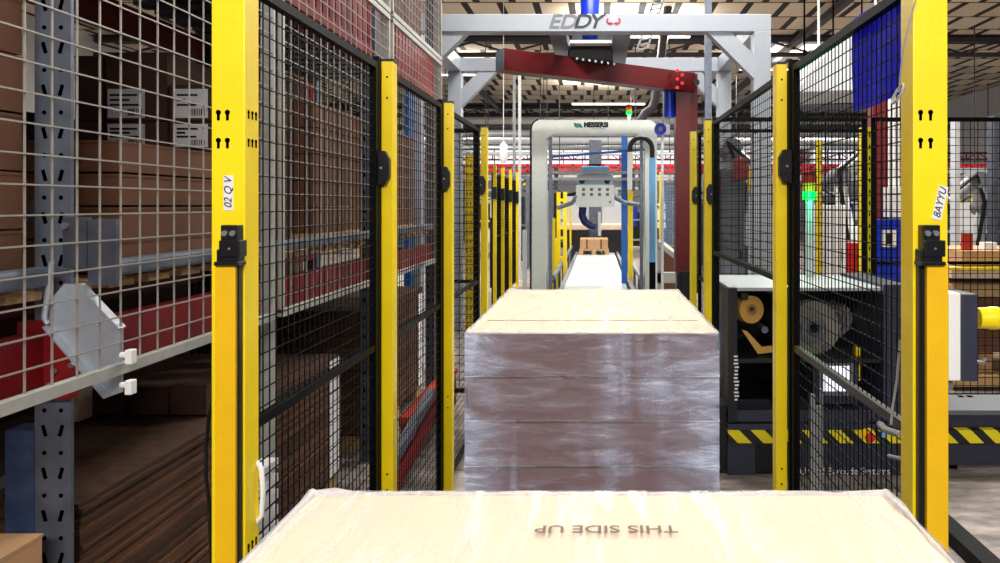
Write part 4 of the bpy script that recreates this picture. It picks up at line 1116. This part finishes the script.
for i in range(3):
    t = thing('wire_fence', (-1.62, (fy[i]+fy[i+1])/2, .1), 'dark mesh panel %s between the thin yellow posts left of the arch' % ords[i], 'mesh panel', 'dark mesh panels down the hall')
    mb = MB(); x = -1.64
    mb.box(x-.01, x+.01, fy[i]+.07, fy[i+1]-.02, .1, .13); mb.box(x-.01, x+.01, fy[i]+.07, fy[i+1]-.02, 2.12, 2.15); mb.box(x-.01, x+.01, fy[i]+.07, fy[i+1]-.02, 1.13, 1.16); mb.box(x-.01, x+.01, fy[i]+.07, fy[i]+.1, .1, 2.15); mb.box(x-.01, x+.01, fy[i+1]-.05, fy[i+1]-.02, .1, 2.15)
    mb.build('frame', M['black'], t)
    mb = MB(); wire_grid(mb, x, 'Y', fy[i]+.07, fy[i+1]-.02, .13, 2.12, .05, .05, .003); mb.build('wire_mesh', M['black'], t)
    MB().box(x-.04, x-.02, fy[i]+.1, fy[i+1]-.05, .35, 1.45).build('welding_screen', M['navy'], t)
# silver uprights around the arch left leg
for k, (px, py0, Y, lb) in enumerate(((524.5, 230, 10.6, 'short silver post standing left of the arch leg'), (519.5, 60, 16, 'slim silver pole rising to the ceiling left of the arch'),
                                     (547.5, 170, 12.2, 'silver guide post just inside the left arch leg'))):
    mini_post(px, py0, None, Y, .06, lb, 'pipew', None, 'steel_post')
mini_post(708.5, -12, None, 8.4, .075, 'galvanised perforated pole standing right of the red mast', 'galv', None, 'steel_post')
mini_post(514, 62, None, 20, .07, 'thin grey pole hanging down near the left of hall centre', 'duct', None, 'steel_post')
# yellow guards inside the arch
mini_post(552.5, 218, None, 13.0, .09, 'short broad yellow post inside the arch at left')
def yframe(pxa, pxb, py0, py1, Y, label, rails):
    xa, xb = X(pxa, Y), X(pxb, Y)
    r = thing('guard_barrier', ((xa+xb)/2, Y, 0), label, 'guard frame', 'yellow guard frames by the belt')
    for x in (xa, xb): MB().box(x-.035, x+.035, Y, Y+.06, 0, Z(py0, Y)).build('post', M['yellow'], r)
    for py in rails: MB().box(xa, xb, Y+.01, Y+.05, Z(py+1.5, Y), Z(py-1.5, Y)).build('rail', M['yellow'], r)
yframe(558.5, 565, 192, 280, 14.0, 'yellow guard frame standing left of the white belt', (200, 228, 238, 258))
yframe(543, 556, 238, 280, 15.5, 'low yellow guard frame behind the left arch leg', (240, 258))
mini_post(630.5, 150, None, 12.4, .085, 'tall yellow post right of the white belt beside the blue column')
mini_post(661.5, 172, None, 13.2, .075, 'yellow post between the arch and the red mast')
mini_post(570.5, 200, None, 20.5, .05, 'slim yellow post behind the belt guard at left')
# mesh cage of pale blue right of the arch
t = thing('wire_fence', (X(668, 14), 14, 0), 'pale blue mesh screen between the arch and red mast', 'mesh panel', 'dark mesh panels down the hall')
mb = MB(); wire_grid(mb, 14, 'X', X(663, 14), X(695, 14), .1, Z(182, 14), .06, .06, .004); mb.build('wire_mesh', M['bluesteel'], t)
MB().box(X(663, 14), X(695, 14), 14.05, 14.07, .6, Z(184, 14)).build('screen', M['glasspanel'], t)
MB().box(X(663, 14), X(695, 14), 13.97, 14.03, Z(183, 14), Z(181, 14)).build('frame', M['galv'], t)
# white kinked frame near the right arch leg
mb = MB().bar(P(660, 243, 12), P(684, 262, 11.6), .10, .08); mb.box(X(658, 12), X(663, 12), 12, 12.1, 0, Z(240, 12)); mb.box(X(658, 12), X(690, 12), 12, 12.2, Z(283, 12), Z(273, 12))
tag(mb.build('sloped_bracket_stand', M['railgrey']), 'pale steel stand with a sloping arm right of the arch', 'stand')
tag(MB().box(X(664, 12.6), X(682, 12.6), 12.6, 13.2, 0.0, Z(247, 12.6)).build('brown_bin', M['kraftb']), 'brown carton behind the pale sloping stand', 'carton')

# transfer shuttle at belt end: dark bays with beige covers
for nm_, a, b in (('left', 566, 589), ('right', 602, 628)):
    Yq = 21.5
    q_ = thing('transfer_unit', (X((a+b)/2, Yq), Yq+.3, 0), 'dark transfer bay with beige cover %s of the far pallet' % ('to the left' if nm_ == 'left' else 'to the right'), 'machine', 'transfer bays at the belt end')
    MB().box(X(a, Yq), X(b, Yq), Yq, Yq+.6, 0, Z(229, Yq)).build('body', M['dark'], q_)
    MB().box(X(a-2, Yq), X(b, Yq), Yq-.08, Yq+.6, Z(230, Yq), Z(224, Yq)).build('cover', M['kraftpale'], q_, bevel=.03)
    MB().box(X(a, Yq), X(b, Yq), Yq+.55, Yq+.7, Z(224, Yq), Z(196, Yq)).build('window_back', M['machtop'], q_)
o = MB().box(X(589, 22), X(601, 22), 22, 22.3, 0, Z(140, 22)).build('grey_column', M['galvdark']); tag(o, 'broad grey column standing in line with the far pallet', 'column')

# ------------------------------------------------------------------ overhead services in the background
def span(name, a_px, b_px, py0, py1, Y, m_, label, cat, grp=None, d=.25, depthy=0):
    xa, xb = X(a_px, Y), X(b_px, Y)
    mb = MB().box(xa, xb, Y, Y+d, Z(py1, Y), Z(py0, Y))
    o = mb.build(name, M[m_]); tag(o, label, cat, grp); return o
def pipe(a_px, b_px, py, Y, r_, m_, label, dy=0):
    r = thing('overhead_pipe', P(a_px, py, Y), label, 'pipe', 'overhead pipes')
    MB().cyl(P(a_px, py, Y), P(b_px, py+dy, Y), r_, 10).build('tube', M[m_], r)
    n = 4
    for k in range(n):
        p = P(a_px+(b_px-a_px)*(k+.5)/n, py, Y); MB().box(p.x-.012, p.x+.012, p.y-.012, p.y+.012, p.z, HC).build('hanger', M['truss'], r)
    return r
pipe(380, 950, 141, 26, .12, 'pipew', 'thick pale overhead pipe crossing high behind the arch')
pipe(380, 950, 148, 29, .09, 'duct', 'grey overhead pipe just under the thick pale pipe')
pipe(300, 950, 134, 31, .15, 'duct', 'thick grey overhead pipe nearest under the roof')
pipe(300, 950, 127, 34, .12, 'truss', 'dark overhead pipe right under the roof boards')
pipe(455, 700, 154, 24, .05, 'pipew', 'thin pale overhead pipe through the arch')
pipe(300, 950, 121, 36, .2, 'pipew', 'pale overhead duct below the last roof beam')
def lattice(name, a_px, b_px, py0, py1, Y, m_, label, cat, step=.6, depth=.4):
    r = thing(name, P((a_px+b_px)/2, py1, Y), label, cat)
    xa, xb = X(a_px, Y), X(b_px, Y); z0, z1 = Z(py1, Y), Z(py0, Y)
    mb = MB()
    for y in (Y, Y+depth):
        mb.box(xa, xb, y, y+.05, z0, z0+.06); mb.box(xa, xb, y, y+.05, z1-.06, z1)
    mb.build('rail', M[m_], r)
    mb = MB(); x = xa; i = 0
    while x < xb:
        mb.box(x, x+.05, Y, Y+.04, z0, z1); 
        mb.bar((x, Y+.02, z0 if i % 2 else z1), (min(x+step, xb), Y+.02, z1 if i % 2 else z0), .035, .035); mb.box(x, x+.05, Y, Y+depth, z0+.0, z0+.05); x += step; i += 1
    mb.build('lattice', M[m_], r)
    x = xa+.6
    while x < xb: MB().box(x, x+.03, Y+.1, Y+.13, z1, HC-.05).build('hanger', M['truss'], r); x += 3.1
lattice('overhead_conveyor', 330, 1150, 164, 172, 22, 'redbright', 'red overhead lattice conveyor crossing the hall behind the arch', 'overhead conveyor', .45)
lattice('cable_tray', 330, 1150, 175, 180, 24, 'pipew', 'pale cable tray hanging below the red conveyor', 'cable tray', .5)
lattice('overhead_walkway', 330, 1150, 152, 160, 32, 'maroon', 'dark red overhead walkway farther back', 'walkway', .5)
# hanging white lamp
o = MB().tube([P(503.5, 163, 19), P(503.5, 160, 19), P(503.5, 145, 19), P(503.5, 142, 19)], [.05, .1, .1, .03], 14); o.cyl(P(503.5, 142, 19), (X(503.5, 19), 19, HC), .01, 6)
tag(o.build('pendant_cylinder', M['white']), 'white hanging cylinder lamp left of the arch', 'lamp')
# ladder-like tray near the ceiling
r = thing('cable_ladder', P(655, 30, 12), 'grey cable ladder slanting up to the roof right of EDDY', 'cable ladder')
mb = MB(); a1, a2 = P(637, 50, 10.8), P(661, -20, 10.8); off = Vector((.15, 0, .03))
mb.bar(a1, a2, .02, .03); mb.bar(a1+off, a2+off, .02, .03); mb.build('side_rail', M['duct'], r)
mb = MB()
for k in range(14):
    p = a1.lerp(a2, k/14); mb.bar(p, p+off, .02, .02)
mb.build('rung', M['duct'], r)
# curved ducts at upper centre-right
pts = [(X(668, 20), 20, HC), P(655, 100, 20), P(652, 108, 20), P(645, 113, 20), P(640, 122, 20)]
tag(MB().tube(pts, .12, 12).build('air_duct', M['truss']), 'bent grey air duct under the roof right of arch', 'duct')
# big white gabled duct behind blue sheet
mb = MB().prism([P(795, 92, 11), P(815, 68, 11), P(852, 24, 11), P(905, 5, 11), P(905, 88, 11)], (0, 1.5, 0))
for px in (830, 890): mb.box(X(px, 11), X(px, 11)+.03, 11.6, 11.63, 3.9, HC)
tag(mb.build('white_hood', M['pipew']), 'large pale sloping extraction hood behind the right fence top', 'hood')
for k, py in enumerate((98, 107)):
    pipe(790, 905, py, 12.8, .05, 'galv', '%s thin pipe below the pale extraction hood' % ('upper', 'lower')[k])

# ------------------------------------------------------------------ right side background
def rpost(px0, px1, py0, Y, m_, label, name='column', cat='column', z0=0, d=.15, parts=None):
    o = MB().box(X(px0, Y), X(px1, Y), Y, Y+d, z0, Z(py0, Y)).build(name, M[m_]); tag(o, label, cat); return o
def slot_post(px0, px1, py0, Y, label):
    r = thing('perforated_post', (X((px0+px1)/2, Y), Y, 0), label, 'post', 'perforated yellow posts behind the fences')
    MB().box(X(px0, Y), X(px1, Y), Y, Y+.07, 0, Z(py0, Y)).build('post_body', M['yellow'], r)
    mb = MB(); z = .3; w_ = X(px1, Y)-X(px0, Y); c_ = (X(px0, Y)+X(px1, Y))/2
    while z < Z(py0, Y)-.05:
        for s in (-1, 1): mb.box(c_+s*w_*.22-w_*.06, c_+s*w_*.22+w_*.06, Y-.002, Y, z, z+.03)
        z += .09
    mb.build('slot', M['hole'], r); return r
slot_post(862, 872.5, 127, 5.9, 'wide yellow slotted post behind the labelling machine')
slot_post(817.5, 822, 140, 6.6, 'narrow yellow slotted post right beside the green lit stack light')
slot_post(465, 473, 155, 7.0, 'yellow slotted post seen through the third left panel')
slot_post(428.5, 433.5, 157, 7.3, 'thin yellow slotted post seen through the second left panel')
rpost(405, 410, 78, 7.3, 'bluecol', 'blue upright seen through the second left panel')
rpost(873, 889, 92, 7.5, 'maroon', 'maroon steel column behind the labelling machine')
mb = MB()
for px in (890, 894, 898): mb.cyl(P(px, 205, 7.4), P(px, 80, 7.4), .02, 8)
tag(mb.build('conduit_bundle', M['white']), 'three white conduits running up beside the maroon column', 'conduit')
o = MB().box(X(889, 7.3), X(903, 7.3), 7.3, 7.45, Z(217, 7.3), Z(187, 7.3)).build('junction_box', M['white']); tag(o, 'white junction box under the white conduits', 'junction box')
e = thing('blue_cabinet', (X(886, 7.2), 7.2, 1.2), 'small blue cabinet with white label behind the right fence', 'cabinet')
MB().box(X(874, 7.2), X(901, 7.2), 7.2, 7.5, 0, Z(220, 7.2)).build('body', M['blue'], e)
MB().box(X(882, 7.2), X(896, 7.2), 7.19, 7.2, Z(247, 7.2), Z(230, 7.2)).build('label', M['paper'], e)
MB().box(X(886, 7.2), X(892, 7.2), 7.186, 7.19, Z(244, 7.2), Z(233, 7.2)).build('label_print', M['ink'], e)
tag(MB().cyl((X(854, 6.2), 6.2, 0), (X(854, 6.2), 6.2, Z(243, 6.2)), .06, 20).build('red_cylinder', M['redbright']), 'red cylinder standing behind the labelling machine top', 'cylinder')

def robot(cx_, Y, s, col_, label, pose):
    """articulated arm: base, turret, lower arm, elbow, forearm, wrist"""
    r = thing('robot', (cx_, Y, 0), label, 'robot arm', 'robot arms in the background')
    pts = [Vector((cx_+dx*s, Y+dy*s, dz*s)) for dx, dy, dz in pose]
    MB().cyl((cx_, Y, 0), (cx_, Y, pts[0].z), .16*s, 18).build('base', M['galvdark'], r)
    MB().box(cx_-.14*s, cx_+.14*s, Y-.14*s, Y+.14*s, pts[0].z, pts[0].z+.2*s).build('turret', M[col_], r, bevel=.02)
    for i, nm_ in ((0, 'lower_arm'), (1, 'forearm'), (2, 'wrist')):
        MB().tube([pts[i], pts[i].lerp(pts[i+1], .15), pts[i].lerp(pts[i+1], .85), pts[i+1]], [.07*s, .095*s, .07*s, .06*s], 14).build(nm_, M[col_], r)
        MB().cyl(pts[i]+Vector((0, -.13*s, 0)), pts[i]+Vector((0, .13*s, 0)), .10*s, 18).build('joint', M['machlight'], r)
    h = [p+Vector((-.05*s, -.14*s, .06*s)) for p in pts]
    MB().tube(h, .025*s, 8).build('cable_hose', M['blackp'], r)
    return r
robot(X(973, 9.0), 9.0, 1.0, 'machtop', 'silver robot arm with black hose beyond the right edge mesh', [(0, 0, .9), (.12, 0, 1.62), (-.03, -.1, 1.95), (-.35, -.1, 1.7)])
robot(X(848, 9.5), 9.5, 1.15, 'white', 'pale robot arm seen through the first right panel', [(0, 0, 1.0), (-.1, 0, 1.75), (.3, 0, 2.1), (.45, 0, 1.8)])
robot(X(742, 9.5), 9.5, 1.25, 'machtop', 'silver robot arm seen through the long right panel', [(0, 0, .9), (.05, 0, 1.45), (-.12, 0, 1.9), (.15, 0, 1.65)])
# tall grey machine housings beyond the right fence
for i, (a, b, py, Y, m_, lb) in enumerate(((722, 745, 170, 8.2, 'machlight', 'tall grey cabinet beyond the long right panel'), (775, 800, 210, 10.5, 'duct', 'grey machine housing left of the green lit stack light'),
                                         (826, 846, 205, 8.6, 'white', 'pale cabinet between the two yellow slotted posts'))):
    q_ = thing('machine_cabinet', (X((a+b)/2, Y), Y, 0), lb, 'cabinet', 'machine cabinets beyond the right fence')
    MB().box(X(a, Y), X(b, Y), Y, Y+.5, .06, Z(py, Y)).build('body', M[m_], q_, bevel=.01)
    MB().box(X(a+2, Y), X(b-2, Y), Y-.012, Y-.001, .12, Z(py, Y)-.06).build('door', M[m_], q_, bevel=.004)
    MB().box(X(a+1, Y), X(b-1, Y), Y+.02, Y+.48, 0, .06).build('plinth', M['dark'], q_)
    MB().box(X(b-5, Y), X(b-4, Y), Y-.03, Y-.012, 1.0, 1.15).build('handle', M['black'], q_)
# red/amber little sensor cluster atop post
e = thing('sensor', P(741, 170, 7.8), 'dark red and grey sensor head seen through the long right panel', 'sensor')
MB().box(X(735, 7.8), X(748, 7.8), 7.8, 7.95, Z(180, 7.8), Z(158, 7.8)).build('body', M['maroon'], e, bevel=.01)
MB().box(X(749, 7.8), X(753, 7.8), 7.8, 7.86, Z(190, 7.8), Z(166, 7.8)).build('strip', M['yellow'], e)
MB().box(X(750, 7.8), X(753, 7.8), 7.86, 7.9, 0, Z(190, 7.8)).build('pole', M['pipew'], e)
# loads in the right background
Yb = 6.6
for i, (a, b, p0, p1, m_, lb) in enumerate(((958, 1110, 251, 284, 'kraft', 'wide tan carton load beyond the right edge mesh'),)):
    pass
pl = thing('stacked_load', (X(1030, Yb), Yb, 0), 'tan cartons with pale sheets on boards beyond the right edge mesh', 'pallet load')
MB().box(X(962, Yb), X(1120, Yb), Yb, Yb+.9, Z(266, Yb), Z(251, Yb)).build('carton', M['kraft'], pl)
MB().box(X(950, Yb), X(1120, Yb), Yb-.03, Yb+.95, Z(278, Yb), Z(267, Yb)).build('sheet_stack', M['kraftpale'], pl)
MB().box(X(950, Yb), X(1120, Yb), Yb-.05, Yb+.95, Z(296, Yb), Z(284, Yb)).build('board', M['wood'], pl)
MB().box(X(950, Yb), X(1120, Yb), Yb-.02, Yb+.9, Z(352, Yb), Z(298, Yb)).build('carton', M['kraftb'], pl)
MB().box(X(950, Yb), X(1120, Yb), Yb-.05, Yb+.95, .04, .14).build('board', M['wood'], pl)
for px in (985, 1085): MB().box(X(px, Yb), X(px+14, Yb), Yb+.1, Yb+.8, .14, Z(352, Yb)).build('support', M['wood'], pl)
MB().box(X(950, 6.5), X(1120, 6.5), 6.52, 6.57, Z(270, 6.5), Z(267.5, 6.5)).build('yellow_strap', M['yellow'], pl)
o = MB().box(X(964, 6.7), X(973, 6.7), 6.7, 6.76, Z(251, 6.6), Z(234, 6.6)).build('red_tag', M['orange']); tag(o, 'small orange-red box standing on the tan carton', 'box')
o = MB().box(X(985, 6.7), X(997, 6.7), 6.7, 6.8, Z(251, 6.6), Z(243, 6.6)).build('white_card', M['paper']); tag(o, 'white card lying against the tan carton at right', 'card')
rpost(957, 960, 120, 8.0, 'pipew', 'thin pale column left of the silver robot arm', 'steel_post', 'post')
rpost(994, 999, 115, 8.4, 'galvdark', 'grey steel column at the right edge behind the robot', 'steel_post', 'post')
# shelving / clutter in mid-hall so the distance reads as a busy plant
rnd = random.Random(11)
cl = [(-3.6, 24, 'pipew', 'white', 'dark'), (-2.4, 27, 'yellow', 'machlight', 'blue'), (2.3, 24, 'galv', 'bluesteel', 'white'), (3.3, 19, 'pipew', 'mint', 'dark'), (4.6, 23, 'yellow', 'white', 'dark'),
      (6.3, 20, 'pipew', 'dark', 'machtop'), (8.2, 24, 'galv', 'white', 'blue'), (10.5, 22, 'yellow', 'pipew', 'dark'), (-6.0, 22, 'galv', 'bluesteel', 'dark'), (12.5, 26, 'pipew', 'mint', 'white'),
      (-8.5, 25, 'yellow', 'dark', 'white'), (5.2, 15.5, 'galv', 'machlight', 'dark'), (7.4, 14.5, 'pipew', 'bluesteel', 'white'), (-.95, 25, 'galv', 'dark', 'white'), (1.3, 26, 'pipew', 'dark', 'blue'), (-2.2, 19, 'galv', 'dark', 'machtop'), (2.2, 17.5, 'galvdark', 'machlight', 'white')]
cn = {'pipew': 'pale', 'yellow': 'yellow', 'galv': 'grey', 'galvdark': 'dull grey', 'white': 'white', 'machlight': 'mid-grey', 'bluesteel': 'blue-grey', 'mint': 'grey-green', 'dark': 'black', 'machtop': 'silver', 'blue': 'blue'}
for i, (x, y, fm, hm, pm) in enumerate(cl):
    h = rnd.uniform(1.8, 2.6); w_ = rnd.uniform(.8, 1.5)
    q_ = thing('workstation', (x, y, 0), '%s framed far machine with %s housing and %s door %s the belt' % (cn[fm], cn[hm], cn[pm], 'left of' if x < 0 else 'right of'), 'machine', 'machines far down the hall')
    mb = MB()
    for sx in (-1, 1):
        for sy in (0, 1): mb.box(x+sx*w_/2-.04, x+sx*w_/2+.04, y+sy*.8-.04, y+sy*.8+.04, 0, h)
    for z in (.4, 1.1, h-.05):
        mb.box(x-w_/2, x+w_/2, y-.03, y+.03, z, z+.06); mb.box(x-w_/2, x+w_/2, y+.77, y+.83, z, z+.06)
    mb.build('frame', M[fm], q_)
    MB().box(x-w_*.38, x+w_*.38, y+.1, y+.6, .2, h*rnd.uniform(.6, .9)).build('housing', M[hm], q_, bevel=.03)
    MB().box(x-w_*.3, x+w_*.1, y-.02, y+.08, .9, 1.7).build('door', M[pm], q_)
    pts = [Vector((x-w_*.45+k*w_*.1, y-.06, h-.1-.25*math.sin(k/9*math.pi)+rnd.uniform(-.03, .03))) for k in range(10)]
    MB().tube(pts, .02, 6).build('cable', M['blackp'], q_)

# ------------------------------------------------------------------ world, lights, camera
w = bpy.data.worlds.new('hall_daylight'); S.world = w; w.use_nodes = True
bg = w.node_tree.nodes['Background']; bg.inputs[0].default_value = (.66, .74, 1.0, 1); bg.inputs[1].default_value = 0.07

cam = bpy.data.cameras.new('camera'); co = bpy.data.objects.new('camera', cam); COL.objects.link(co)
co.location = (0, 0, EYE); co.rotation_euler = (math.pi/2, 0, 0)
cam.sensor_width = 36; cam.lens = F/1000*36; cam.shift_x = (500-VX)/1000; cam.shift_y = -(281.5-VY)/1000
cam.clip_start = .05; cam.clip_end = 200
S.camera = co
S.view_settings.view_transform = 'Standard'; S.view_settings.look = 'None'
S.view_settings.gamma = 1; S.view_settings.use_curve_mapping = False
S.view_settings.exposure = 0.3
